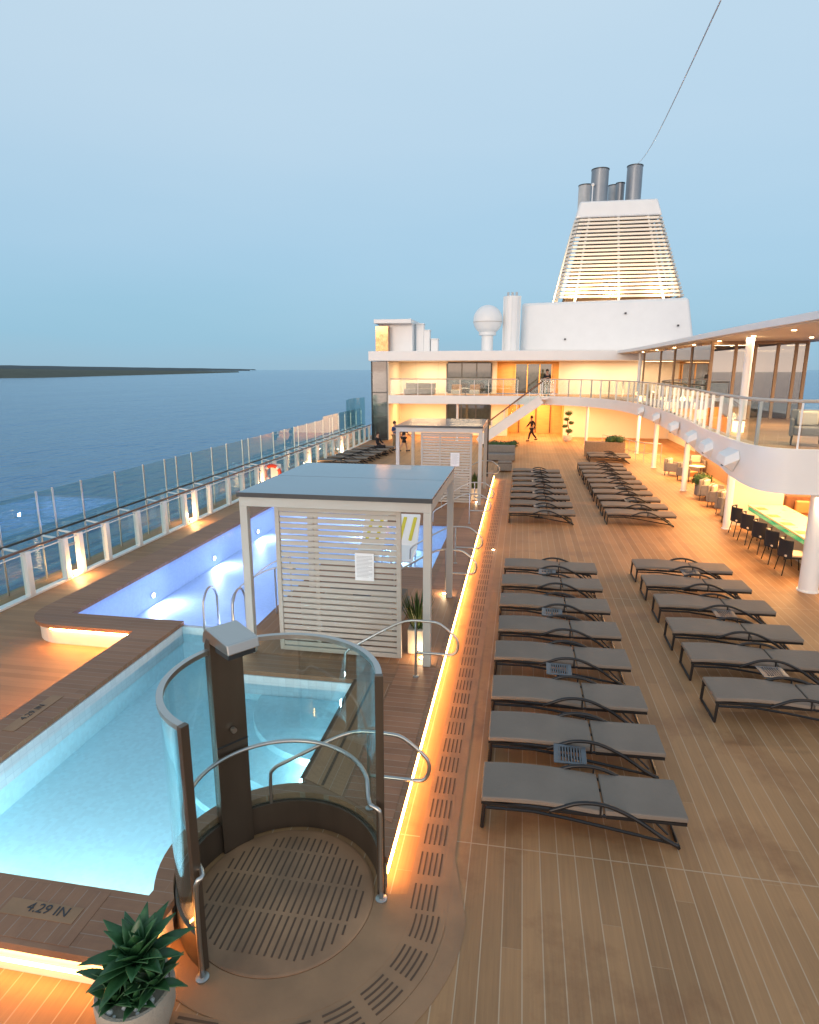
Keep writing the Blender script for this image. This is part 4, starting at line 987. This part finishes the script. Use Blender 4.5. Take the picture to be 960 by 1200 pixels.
# ------------------------------------------------------------------ funnel
def funnel():
    t = thing('funnel', (6.5, 55, 6.14), 'tall white louvred funnel with dark exhaust pipes above the deckhouse', 'funnel')
    # broad base
    vs = [(-.3, 50, 6.145), (12.25, 50, 6.145), (12.25, 64, 6.145), (-.3, 64, 6.145), (-.25, 50.2, 9.75), (11.55, 50.2, 9.95), (11.55, 63.8, 9.95), (-.25, 63.8, 9.75)]
    MB().add(vs, [(0, 3, 2, 1), (4, 5, 6, 7), (0, 1, 5, 4), (1, 2, 6, 5), (2, 3, 7, 6), (3, 0, 4, 7)]).build('base', 'white', t, bevel=.25, seg=5, smooth='auto')
    zb, zc, zt = 9.9, 16.05, 17.25
    def X(z):  # front face extents by height
        u = (z-zb)/(zt-zb); return 2.15+1.62*u, 11.65-2.3*u
    def YF(z): return 51.6+1.4*(z-zb)/(zt-zb)
    def YB(z): return 61.5-2.6*(z-zb)/(zt-zb)
    def frustum(m, z0, z1, ins=0.):
        (a0, b0), (a1, b1) = X(z0), X(z1)
        v = [(a0+ins, YF(z0)+ins, z0), (b0-ins, YF(z0)+ins, z0), (b0-ins, YB(z0)-ins, z0), (a0+ins, YB(z0)-ins, z0), (a1+ins, YF(z1)+ins, z1), (b1-ins, YF(z1)+ins, z1), (b1-ins, YB(z1)-ins, z1), (a1+ins, YB(z1)-ins, z1)]
        m.add(v, [(0, 3, 2, 1), (4, 5, 6, 7), (0, 1, 5, 4), (1, 2, 6, 5), (2, 3, 7, 6), (3, 0, 4, 7)])
    m = MB(); frustum(m, zc, zt); m.build('cap', 'white', t, bevel=.12, seg=3, smooth='auto')
    m = MB(); frustum(m, zb+.05, zc-.02, .85); m.build('core', 'core', t)
    for k in range(21):
        z = zb+.3+k*.28; h = .165; (a, b) = X(z); y = YF(z); yb = YB(z); m = MB()
        m.box(a+.35, b-.35, y, y+.14, z, z+h)
        m.box(a, a+.14, y+.35, yb, z, z+h); m.box(b-.14, b, y+.35, yb, z, z+h)
        for (x0, y0, x1, y1) in ((a+.07, y+.36, a+.36, y+.07), (b-.36, y+.07, b-.07, y+.36)): m.bar((x0, y0, z+h/2), (x1, y1, z+h/2), .14, h-.002)
        m.build('louvre', 'ivory', t)
    fr = MB()
    for u in (0.16, .5, .84):
        (a0, b0), (a1, b1) = X(zb), X(zc)
        fr.bar((a0+(b0-a0)*u, YF(zb)+.22, zb), (a1+(b1-a1)*u, YF(zc)+.22, zc), .16, .14, up=(0, 1, 0))
    for q in (.2, .5, .8):
        ya, yb = YF(zb)+(YB(zb)-YF(zb))*q, YF(zc)+(YB(zc)-YF(zc))*q
        fr.bar((X(zb)[0]+.22, ya, zb), (X(zc)[0]+.22, yb, zc), .16, .14, up=(1, 0, 0))
    fr.build('louvre_posts', 'white', t)
    for i, (x, y, r, z1, mt) in enumerate(((5.2, 54, .64, 19.65, 'pipe'), (7.85, 55, .58, 20.05, 'pipe'), (4.35, 56, .55, 19.1, 'pipe_light'), (7.0, 56.2, .33, 19.2, 'pipe'), (6.6, 57.2, .4, 19.3, 'pipe_light'))):
        p = MB().lathe([(r, 0), (r, z1-zt)], (x, y, zt+.002), 24).build('exhaust_pipe', mt, t, smooth='auto')
        MB().lathe([(r+.03, 0), (r+.03, .07), (r-.05, .08)], (x, y, z1-.06), 24).build('pipe_rim', 'darkedge', p, smooth='auto')
    for (x, z) in ((10.9, 8.0), (3.0, 7.1), (7.2, 8.9)):
        MB().bar((x, 50.16, z), (x, 49.9, z), .12, .12).build('fitting', 'darkedge', t)
    for x in (2.9, 6.1, 9.2): MB().bar((x, 50.08, 6.3), (x, 50.17, 9.5), .02, .04).build('weld_seam', 'white', t)
    MB().tube([(4.65, 53.3, zt), (4.65, 53.3, zt+1.1)], .045, 8).build('mast', 'white', t)
    MB().ball((4.65, 53.3, zt+1.2), .12, 10).build('mast_lamp', 'white', t, smooth=True)
funnel()
for x, y in ((3.6, 51.0), (6.2, 51.0), (9.6, 51.0)):
    a = area('funnel_floodlight', (x, 50.85, 10.15), .5, 120, (1., .66, .32)); a.rotation_euler = Vector((.0, .35, 1)).to_track_quat('-Z', 'Y').to_euler()
a = area('funnel_floodlight', (1.2, 55, 10.1), .5, 400, (1., .70, .38)); a.rotation_euler = Vector((.35, 0, 1)).to_track_quat('-Z', 'Y').to_euler()
for x in (4.5, 7, 9.3): point('funnel_inner_lamp', (x, 52.55, 10.8), 28, WARM, .2)
# wire from funnel up and forward
def Yray(u, v, y):
    c_, s_ = math.cos, math.sin
    fw = Vector((-s_(ps)*c_(th), c_(ps)*c_(th), -s_(th))); rt = Vector((c_(ps), s_(ps), 0)); up = rt.cross(fw)
    d = fw+rt*((u-480)/fpx)-up*((v-600)/fpx); return Vector((0, 0, 4.9))+d*(y/d.y)
A_ = Vector((7.75, 55, 20.1)); B_ = Yray(845, 0, 12)
tag(MB().tube([A_.lerp(B_, i/12)-Vector((0, 0, 1))*(.6*math.sin(math.pi*i/12)) for i in range(13)], .012, 6).build('stay_wire', 'pipe_light', org=tuple(A_)), 'thin grey stay wire rising from the funnel top across the sky', 'wire')

# ------------------------------------------------------------------ aft stair
def stair():
    t = thing('staircase', (-1, 43.4, 0), 'white open staircase rising from the pool deck to the upper balcony', 'stairs')
    top = Vector((1.35, 0, 3.12)); bot = Vector((-2.75, 0, .0)); n = 17
    for y in (42.55, 43.75):
        MB().bar((bot.x, y, .12), (top.x-.1, y, 3.0), .06, .58).build('stringer', 'white', t, bevel=.01)
    for k in range(1, n):
        p = bot.lerp(top, k/n); MB().box(p.x-.14, p.x+.16, 42.59, 43.71, p.z-.04, p.z).build('step', 'teak_main', t)
    MB().box(1.25, 1.7, 42.55, 43.97, 3.0, 3.12).build('landing', 'white', t)
    for y in (42.55, 43.75):
        MB().bar((bot.x, y, 1.0), (top.x-.1, y, 4.12), .06, .06).build('handrail', 'woodrail', t, bevel=.01)
        for k in range(6):
            p = bot.lerp(top, k/5.05); MB().tube([(p.x, y, p.z+.2), (p.x, y, p.z+1.0)], .02, 6).build('baluster', 'white', t)
    g = [(bot.x+.05, .35), (top.x-.15, 3.3), (top.x-.15, 4.0), (bot.x+.05, .95)]
    MB().add([(x, 42.54, z) for x, z in g]+[(x, 42.55, z) for x, z in g], [(0, 1, 2, 3), (7, 6, 5, 4), (0, 4, 5, 1), (1, 5, 6, 2), (2, 6, 7, 3), (3, 7, 4, 0)]).build('glass_panel', 'glass', t)
stair()

# ------------------------------------------------------------------ greenery aft
def leafball(m, c, r, n, ls, rn, sz=1.):
    for i in range(n):
        d = Vector((rn.gauss(0, 1), rn.gauss(0, 1), rn.gauss(0, 1))).normalized(); rr = r*rn.uniform(.72, 1.08)
        p = Vector(c)+Vector((d.x*rr, d.y*rr, d.z*rr*sz)); a = d.orthogonal().normalized(); a.rotate(Matrix.Rotation(rn.uniform(0, 6.28), 3, d)); b = d.cross(a)+d*rn.uniform(-.5, .5)
        s = ls*rn.uniform(.6, 1.3); m.add([p-a*s*.4, p+b*s*.5, p+a*s*.4, p-b*s*.5], [(0, 1, 2, 3)])
def topiary(x, y):
    t = thing('topiary', (x, y, 0), 'cloud-pruned topiary in a pale pot before the lit aft wall', 'potted tree')
    MB().lathe([(.22, 0), (.30, .1), (.34, .32), (.30, .42)], (x, y, 0), 20).build('pot', 'creamcush', t, smooth='auto')
    MB().tube([(x, y, .4), (x+.08, y, .8), (x-.06, y, 1.3), (x+.05, y, 1.8)], [.04, .035, .03, .02], 8).build('trunk', 'brown', t, smooth=True)
    rn = random.Random(5)
    for c, r in (((x+.08, y-.05, .72), .27), ((x-.22, y, 1.05), .2), ((x+.2, y, 1.28), .2), ((x-.12, y, 1.52), .2), ((x, y, 1.95), .3)):
        m = MB(); m.ball(c, r*.8, 12, .6); leafball(m, c, r, 260, .06, rn, .65); m.build('foliage_pad', 'leaf2', t)
topiary(3.25, 45.5)
def hedge_box(x0, x1, y0, y1, h, label, hm='slats', fh=.35, fx=None):
    t = thing('planter_box', ((x0+x1)/2, (y0+y1)/2, 0), label, 'planter', None)
    MB().box(x0, x1, y0, y1, .004, h).build('box', hm, t, bevel=.02)
    m = MB(); rn = random.Random(9); fx = fx or (x0+.1, x1-.1)
    n = max(2, int((fx[1]-fx[0])/.35))
    for k in range(n+1):
        for yy in ((y0+y1)/2,):
            c = (fx[0]+(fx[1]-fx[0])*k/n, yy+rn.uniform(-.1, .1), h+fh*.35+rn.uniform(-.05, .08)); m.ball(c, fh*.55, 10, .8); leafball(m, c, fh*.85, 220, .09, rn, .75)
    m.build('shrub', 'leaf2', t)
hedge_box(-1.9, -.3, 36.2, 37.2, .5, 'dark planter box with a low hedge at the foot of the aft stair', 'armgrey', .38)
hedge_box(3.7, 5.9, 37.4, 38.0, .85, 'beige planter wall with a round shrub behind the pair of loungers', 'bronzeslat', .35, (5.1, 5.6))
# grey sofa pieces left of the far row
t = thing('deck_sofa', (-.75, 34.2, 0), 'long dark grey deck sofa in front of the hedge planter', 'sofa')
MB().box(-1.75, -.25, 34.6, 35.5, .05, .4).build('seat', 'armgrey', t, bevel=.04); MB().box(-1.75, -.25, 35.35, 35.6, .402, .8).build('backrest', 'armgrey', t, bevel=.04)
t = thing('ottoman', (-.6, 31.2, 0), 'square dark grey ottoman beside the far end of the left lounger row', 'ottoman')
MB().box(-1.05, -.35, 30.95, 31.65, .05, .40).build('body', 'armgrey', t, bevel=.03); MB().box(-1.04, -.36, 30.96, 31.64, .402, .48).build('cushion', 'cushion', t, bevel=.03)
# stairwell rail aft starboard
t = thing('stairwell_rail', (5.9, 37, 0), 'curved rail with slim stanchions around the aft starboard stairwell', 'railing')
pp = smoothpath([(4.9, 39.8, 1.05), (5.6, 38.4, 1.05), (6.0, 36.8, 1.05), (6.6, 35.6, 1.05), (7.4, 35.2, 1.05)], 4)
MB().tube(pp, .025, 8).build('top_rail', 'steel', t, smooth=True)
for p in pp[::2]: MB().tube([(p.x, p.y, .005), (p.x, p.y, 1.05)], .018, 6).build('stanchion', 'steel', t)
MB().tube([(p.x, p.y, .5) for p in pp], .014, 6).build('lower_rail', 'steel', t, smooth=True)

# ------------------------------------------------------------------ promenade furniture
def armchair(x, y, rz, label, group='armchairs along the promenade', seatm='tancush', shell='armgrey', z=0, pillow='creamcush'):
    t = local(thing('armchair', (0, 0, 0), label, 'armchair', group))
    sh = [(-.36, -.36), (.36, -.36), (.36, .34), (.29, .34), (.29, -.26), (-.29, -.26), (-.29, .34), (-.36, .34)]
    sc_ = 1.; m = MB(); m.box(-.36, .36, -.36, -.27, .22, .82); m.build('backrest', shell, t, bevel=.03)
    for s in (-1, 1): MB().box(min(s*.36, s*.28), max(s*.36, s*.28), -.268, .34, .22, .62).build('arm', shell, t, bevel=.03)
    MB().box(-.278, .278, -.265, .33, .24, .44).build('seat', seatm, t, bevel=.035, seg=3)
    MB().box(-.22, .22, -.25, -.12, .45, .80).build('pillow', pillow, t, bevel=.05, seg=3)
    for sx in (-.3, .3):
        for sy in (-.3, .28): MB().tube([(sx, sy, .006), (sx*.95, sy*.95, .24)], .016, 6).build('leg', 'blackframe', t)
    t.location = (x, y, z); t.rotation_euler = (0, 0, rz); return t
armchair(7.2, 31.3, R(-120), 'grey armchair with cream pillow between the third and fourth promenade columns')
armchair(7.5, 29.9, R(-140), 'grey-backed armchair seen from behind, near the third promenade column')
armchair(8.5, 32.5, R(180), 'tan armchair facing forward in front of the far woven partition')
armchair(7.25, 25.3, R(-125), 'tan-seated armchair just forward of the potted promenade shrub')
armchair(7.2, 24.1, R(-120), 'tan-seated armchair with grey shell, middle of the promenade group')
armchair(7.2, 22.9, R(-130), 'tan-seated armchair closest to the bar wall in the promenade group')
armchair(8.5, 24.4, R(95), 'tan-seated armchair on the far side of the promenade coffee table')
armchair(7.0, 21.75, R(-115), 'single grey armchair tucked behind the slim column at the bar')
def round_table(x, y, z, r, h, label, mt='white', cat='table'):
    t = thing('round_table', (x, y, z), label, cat, 'small round tables of the lounge')
    MB().lathe([(r-.01, 0), (r, .012), (r, .03), (r-.01, .035)], (x, y, z+h-.035), 28).build('top', mt, t, smooth='auto')
    MB().tube([(x, y, z+.02), (x, y, z+h-.036)], .03, 10).build('stem', 'blackframe', t); MB().lathe([(.2, .006), (.19, .02)], (x, y, z), 20).build('foot', 'blackframe', t)
round_table(7.85, 23.9, 0, .35, .5, 'low round table between the tan-seated promenade armchairs')
round_table(8.2, 31.2, 0, .35, .5, 'low round table by the far promenade armchairs')
round_table(8.9, 19.4, 0, .45, .74, 'round white table between the bar and the brown banquette')
round_table(9.3, 17.6, 0, .40, .6, 'small round white table beside the bar table near end')
for i, (x0, x1, y0, y1, lb) in enumerate(((8.8, 9.0, 22.2, 27.0, 'woven brown partition screen behind the nearer armchair group'), (8.9, 9.1, 28.2, 34.5, 'woven brown partition screen behind the farther armchair group'))):
    t = thing('partition', ((x0+x1)/2, (y0+y1)/2, 0), lb, 'partition', 'woven partition screens')
    MB().box(x0, x1, y0, y1, .01, 1.9).build('panel', 'bronzeslat', t, bevel=.01)
    MB().box(x0-.02, x1+.02, y0, y1, 1.902, 1.96).build('cap_rail', 'brown', t)
hedge_box(7.0, 7.4, 26.2, 26.7, .45, 'grey pot with a leafy shrub between the two armchair groups', 'armgrey', .42, (7.15, 7.25))
# bar table
def bar():
    t = thing('bar_table', (7.4, 17.9, 0), 'long cream bar table with glowing green tiled edge under the upper deck', 'bar table')
    MB().box(6.98, 8.05, 15.3, 20.55, .80, .85).build('top', 'bartop', t, bevel=.01)
    MB().box(6.99, 7.03, 15.35, 20.5, .68, .798).build('edge_tiles', 'green', t)
    MB().box(7.25, 7.85, 15.6, 20.3, .006, .679).build('base', 'creamcush', t, bevel=.01)
    for k in range(5): y = 16.1+k*.95; MB().box(7.02, 7.30, y-.16, y+.16, .853, .858).build('place_mat', 'greencush', t)
bar()
def barchair(x, y, rz, label):
    t = local(thing('dining_chair', (0, 0, 0), label, 'chair', 'black chairs at the bar table'))
    MB().box(-.22, .22, -.22, .24, .44, .49).build('seat', 'creamcush', t, bevel=.015)
    bk = arc(0, 0, .27, 200, 340, 14); MB().wallpath(bk, .03, .42, .82).build('backrest', 'blackcloth', t, smooth='auto')
    MB().box(-.24, .24, -.20, .22, .40, .439).build('shell', 'blackcloth', t, bevel=.01)
    MB().wallpath(arc(0, 0, .24, 225, 315, 8), .05, .55, .80).build('back_cushion', 'armlight', t, smooth='auto')
    for sx in (-1, 1):
        for sy in (-1, 1): MB().tube([(sx*.24, sy*.24, .004), (sx*.19, sy*.18, .42)], .012, 6).build('leg', 'blackframe', t)
    t.location = (x, y, 0); t.rotation_euler = (0, 0, rz); t.scale = (1.15, 1.15, 1.08); return t
M['armlight'] = pm('pale_grey_cushion', (.42, .40, .38), .8)
for i, y in enumerate((16.25, 17.15, 18.1, 19.05, 19.95)):
    barchair(6.68, y, R(-90)+rnd.uniform(-.1, .1), 'black dining chair, %s from the thick column along the bar table' % ('first', 'second', 'third', 'fourth', 'fifth')[i])
t = thing('bar_wall', (7.6, 21.6, 0), 'peach screen wall at the far end of the bar table', 'wall'); MB().box(6.75, 8.25, 21.25, 21.4, .005, 2.61).build('wall', 'cream', t)
t = thing('side_wall', (7.8, 15.0, 0), 'pale wall panel beside the thick column at the right edge', 'wall'); MB().box(6.98, 10.6, 14.85, 15.05, .005, 2.61).build('wall', 'cream', t)
t = thing('starboard_wall', (10.6, 30, 0), 'cream outer wall along the covered starboard promenade', 'wall'); MB().box(10.5, 10.66, 13.6, 48.3, .005, 2.61).build('wall', 'cream', t)
def sofa(x0, x1, y, label):
    t = thing('banquette', ((x0+x1)/2, y, 0), label, 'sofa', None)
    MB().box(x0, x1, y-.4, y+.3, .05, .44).build('seat', 'brown', t, bevel=.04); MB().box(x0, x1, y+.25, y+.45, .442, 1.0).build('backrest', 'brown', t, bevel=.04)
    for k, mt in enumerate(('tancush', 'greencush', 'creamcush')): x = x0+.25+k*.6; MB().box(x, x+.42, y+.08, y+.24, .45, .86).build('pillow', mt, t, bevel=.05, seg=3)
sofa(8.4, 10.4, 21.2, 'brown banquette with mixed pillows behind the bar table')
sofa(8.45, 10.4, 24.2, 'brown banquette beyond the first, with mixed pillows')
t = thing('table_lamp', (8.9, 19.4, .74), 'small white cylinder lamp on the round table behind the bar', 'lamp'); MB().cyl((8.9, 19.4, .742), .07, .45, 16).build('body', 'shade', t, smooth='auto')
# warm lamps of the covered promenade
for (x, y, p, sx, sy) in ((7.6, 17.6, 100, .8, 4.5), (9.3, 20.5, 80, 1.5, 2), (7.6, 24.2, 105, 1.5, 3), (7.9, 30.5, 120, 1.5, 4), (7.6, 37.5, 125, 1.5, 4), (6.3, 43.5, 120, 3, 2), (2.5, 46.3, 110, 4, 1.5), (-3.5, 46.3, 90, 5, 1.5), (-7.5, 46.3, 60, 2.5, 1.5)):
    area('soffit_lamp', (x, y, 2.58), sx, p*(2.7 if x > 6 else 1.9), WARM, sizey=sy)
area('lobby_lamp', (1.0, 50, 2.45), 3, 190, (1, .52, .18), sizey=2)
area('upper_lobby_lamp', (.4, 48.3, 5.4), 3.5, 150, (1, .58, .22), sizey=1)
for x, p in ((-7, 70), (-4.0, 70), (4.5, 80), (7.5, 60)): area('upper_soffit_lamp', (x, 46.6, 5.44), 2.2, p*1.5, WARM2, sizey=1.5)
t = thing('deck_downlights', (7, 20, 2.6), 'row of small ceiling downlights under the upper deck', 'ceiling lights')
for k, (x, y) in enumerate([(6.4, 16+3*i) for i in range(9)]+[(8.4, 16.5+3*i) for i in range(9)]): MB().cyl((x, y, 2.607), .05, .008, 12).build('downlight', 'lamp', t)
# lamps and furniture on the upper deck
for i, (x, y, lb) in enumerate(((6.15, 19.6, 'glowing lantern on the upper deck behind the balustrade, nearest'), (6.5, 25.0, 'glowing lantern on the upper deck before the glazed lounge'), (6.6, 31.0, 'glowing lantern on the upper deck amidships'), (6.6, 38.0, 'farthest glowing lantern on the curved upper deck'))):
    t = thing('lantern', (x, y, 3.13), lb, 'lantern', 'lanterns on the upper deck')
    MB().box(x-.13, x+.13, y-.13, y+.13, 3.14, 3.46).build('shade', 'shade', t, bevel=.02); MB().box(x-.15, x+.15, y-.15, y+.15, 3.462, 3.49).build('cap', 'bronzeslat', t)
    point('lantern_lamp', (x-.3, y-.25, 3.6), 14, WARM, .12)

for o in bpy.data.objects:
    pass
armchair(7.0, 16.7, R(200), 'dark grey armchair on the upper deck behind the balustrade', 'armchairs on the upper deck', 'armgrey', 'blackcloth2', 3.13)if False else None
def up_chair(x, y, rz, lb, shell, seatm): armchair(x, y, rz, lb, 'armchairs on the upper deck', seatm, shell, 3.13)
up_chair(6.75, 16.6, R(160), 'dark grey armchair on the upper deck behind the balustrade', 'armgrey', 'armgrey')
up_chair(7.35, 15.3, R(60), 'tan armchair on the upper deck nearest the right edge', 'tancush', 'tancush')
up_chair(8.2, 16.6, R(100), 'tan armchair on the upper deck beside the low table', 'tancush', 'tancush')
up_chair(6.9, 34.5, R(90), 'amber armchair on the upper deck near the aft curve', 'tancush', 'tancush')
up_chair(7.0, 36.3, R(90), 'amber armchair on the upper deck farthest aft', 'tancush', 'tancush')
round_table(7.5, 16.1, 3.13, .3, .5, 'low round table among the upper deck armchairs')
t = thing('balcony_sofa', (-7.2, 46, 3.13), 'grey outdoor sofa on the left aft balcony', 'sofa')
MB().box(-8.4, -6.2, 45.6, 46.4, 3.16, 3.55).build('seat', 'armgrey', t, bevel=.05); MB().box(-8.4, -6.2, 46.3, 46.55, 3.552, 3.95).build('backrest', 'armgrey', t, bevel=.05)
for i, x in enumerate((-4.6, -3.3)):
    t = thing('balcony_chair', (x, 45.4, 3.13), ('left' if i == 0 else 'right')+' cream low chair before the balcony window', 'chair', 'cream chairs on the balcony')
    MB().box(x-.35, x+.35, 45.1, 45.8, 3.2, 3.5).build('seat', 'creamcush', t, bevel=.04); MB().box(x-.35, x+.35, 45.7, 45.85, 3.502, 3.85).build('backrest', 'tancush', t, bevel=.04)
round_table(-3.95, 45.3, 3.13, .3, .5, 'low round table between the cream balcony chairs')
t = thing('wall_lamp', (9.2, 48.3, 5.0), 'bright globe lamp on the aft wall of the upper deck', 'lamp'); MB().ball((9.0, 48.2, 5.0), .24, 16).build('globe', 'lamp_soft', t, smooth=True)
t = thing('exit_sign', (9.6, 48.35, 5.05), 'small green exit sign beside the globe lamp', 'sign'); MB().box(9.5, 9.95, 48.33, 48.38, 4.95, 5.12).build('panel', 'exit', t)

# ------------------------------------------------------------------ people
def skinobj(name, J, E, mat, parent, sub=1, root=0):
    me = bpy.data.meshes.new(name); me.from_pydata([j[:3] for j in J], E, []); me.materials.append(M[mat])
    o = bpy.data.objects.new(name, me); C.objects.link(o); o.parent = parent
    o.modifiers.new('skin', 'SKIN'); sv = me.skin_vertices[0].data
    for i, j in enumerate(J):
        r = j[3]; sv[i].radius = (r, j[4] if len(j) > 4 else r); sv[i].use_root = (i == root)
    s = o.modifiers.new('sub', 'SUBSURF'); s.levels = sub; s.render_levels = 2
    for md_ in o.modifiers:
        if md_.type == 'SKIN': md_.use_smooth_shade = True
    return o
def person(loc, rz, label, pose, top, bottom, longleg=True, scale=1.):
    t = local(thing('person', (0, 0, 0), label, 'person'))
    hip = Vector(pose['hip']); J = []; E = []
    def add(p, r, q=None, par=None):
        J.append((*p, r) if q is None else (*p, r, q)); i = len(J)-1
        if par is not None: E.append((par, i))
        return i
    ch = Vector(pose['chest']); nk = Vector(pose['neck']); hd = Vector(pose['head'])
    a = add(hip, .14, .10); b = add((hip+ch)/2, .13, .09, a); c = add(ch, .155, .10, b); d = add(nk, .055, .055, c); e = add(hd-Vector((0, 0, .03)), .075, .085, d); f = add(hd+Vector((0, -.0, .08)), .08, .09, e)
    S_ = {}
    for sd in ('L', 'R'):
        sh, elb, wr = (Vector(v) for v in pose['arm'+sd]); s1 = add(sh, .055, None, c); s2 = add(elb, .042, None, s1); s3 = add(wr, .028, None, s2); dv = (wr-elb).normalized(); s4 = add(wr+dv*.09, .035, .018, s3); add(wr+dv*.17, .015, .01, s4)
        kn, an, toe = (Vector(v) for v in pose['leg'+sd]); hp = hip+Vector((.09 if sd == 'L' else -.09, 0, -.06)); l1 = add(hp, .09, None, a); l2 = add(kn, .06, None, l1); l3 = add(an, .038, None, l2); add(toe, .032, None, l3)
        S_[sd] = (sh, elb, wr, hp, kn, an, toe)
    body = skinobj('body', J, E, 'skin', t)
    # shirt
    J2 = [(*hip, .155, .115), (*((hip+ch)/2), .148, .105), (*(ch), .17, .115), (*(ch.lerp(nk, .8)), .07, .07)]; E2 = [(0, 1), (1, 2), (2, 3)]
    for sd in ('L', 'R'):
        sh, elb, wr = S_[sd][:3]; k = len(J2); J2 += [(*sh, .07), (*sh.lerp(elb, .9 if not pose.get('longsleeve') else 1), .056)]; E2 += [(2, k), (k, k+1)]
        if pose.get('longsleeve'): J2.append((*elb.lerp(wr, .95), .04)); E2.append((k+1, k+2))
    skinobj('shirt', J2, E2, top, t)
    J3 = [(*(hip+Vector((0, 0, .03))), .158, .12)]; E3 = []
    for sd in ('L', 'R'):
        hp, kn, an = S_[sd][3:6]; k = len(J3); J3 += [(*hp, .105), (*kn.lerp(hp, 0 if longleg else .1), .075)]; E3 += [(0, k), (k, k+1)]
        if longleg: J3.append((*kn.lerp(an, .93), .058)); E3.append((k+1, k+2))
    skinobj('trousers' if longleg else 'shorts', J3, E3, bottom, t)
    m = MB(); m.ball((hd.x, hd.y+.012, hd.z+.055), .108, 16, 1.08); m.v = [v for v in m.v]; hr = m.build('hair', 'hair', t, smooth=True)
    hr.data.transform(Matrix.Translation((0, .022, .02)))
    for sd in ('L', 'R'):
        an, toe = S_[sd][5:7]; dv = (toe-an); dv.z = 0; dv = dv.normalized() if dv.length > .01 else Vector((0, -1, 0)); p = Vector((an.x, an.y, an.z-.04))
        MB().bar(p-dv*.07, p+dv*.18, .085, .07).build('shoe', 'blackcloth', t, bevel=.02)
    t.location = loc; t.rotation_euler = (0, 0, rz); return t
stand = dict(hip=(0, 0, .95), chest=(0, 0, 1.32), neck=(0, 0, 1.5), head=(0, -.02, 1.62), armL=[(.19, 0, 1.42), (.25, -.02, 1.14), (.10, -.22, 1.18)], armR=[(-.19, 0, 1.42), (-.25, -.02, 1.14), (-.08, -.24, 1.22)], legL=[(.12, 0, .50), (.14, .02, .08), (.15, -.14, .035)], legR=[(-.12, -.04, .50), (-.10, .02, .08), (-.12, -.14, .035)])
person((1.62, 44.45, 3.13), R(15), 'person with folded arms, black top and khaki shorts at the head of the white stair', stand, 'blackcloth', 'khaki', False)
walk = dict(hip=(0, 0, .93), chest=(0, -.03, 1.30), neck=(0, -.04, 1.48), head=(0, -.08, 1.60), armL=[(.19, -.02, 1.40), (.23, .12, 1.14), (.22, .04, .90)], armR=[(-.19, -.02, 1.40), (-.23, -.16, 1.15), (-.20, -.34, .98)], legL=[(.10, -.22, .52), (.10, -.30, .10), (.10, -.46, .05)], legR=[(-.10, .14, .50), (-.10, .42, .16), (-.10, .36, .04)], longsleeve=True)
person((.78, 45.0, 0), R(-65), 'person in dark clothes walking past the amber lit lobby', walk, 'blackcloth', 'blackcloth', True)
person((-7.7, 38.6, 0), R(60), 'person in a navy shirt standing beside the port loungers', stand, 'navy', 'khaki', True)
person((-6.95, 37.6, 0), R(130), 'person in black with bare legs standing behind the farther pergola post', {**walk, 'longsleeve': False}, 'blackcloth', 'blackcloth', False)
sit = dict(hip=(0, 0, .48), chest=(0, .02, .85), neck=(0, 0, 1.03), head=(0, -.03, 1.15), armL=[(.19, 0, .95), (.24, -.12, .70), (.14, -.36, .62)], armR=[(-.19, 0, .95), (-.24, -.12, .70), (-.14, -.36, .62)], legL=[(.13, -.42, .50), (.13, -.46, .08), (.13, -.6, .04)], legR=[(-.13, -.42, .50), (-.13, -.46, .08), (-.13, -.6, .04)], longsleeve=True)
person((-8.35, 36.6, 0), R(70), 'person in black seated on a lounger beside the port rail', sit, 'blackcloth', 'blackcloth', True)
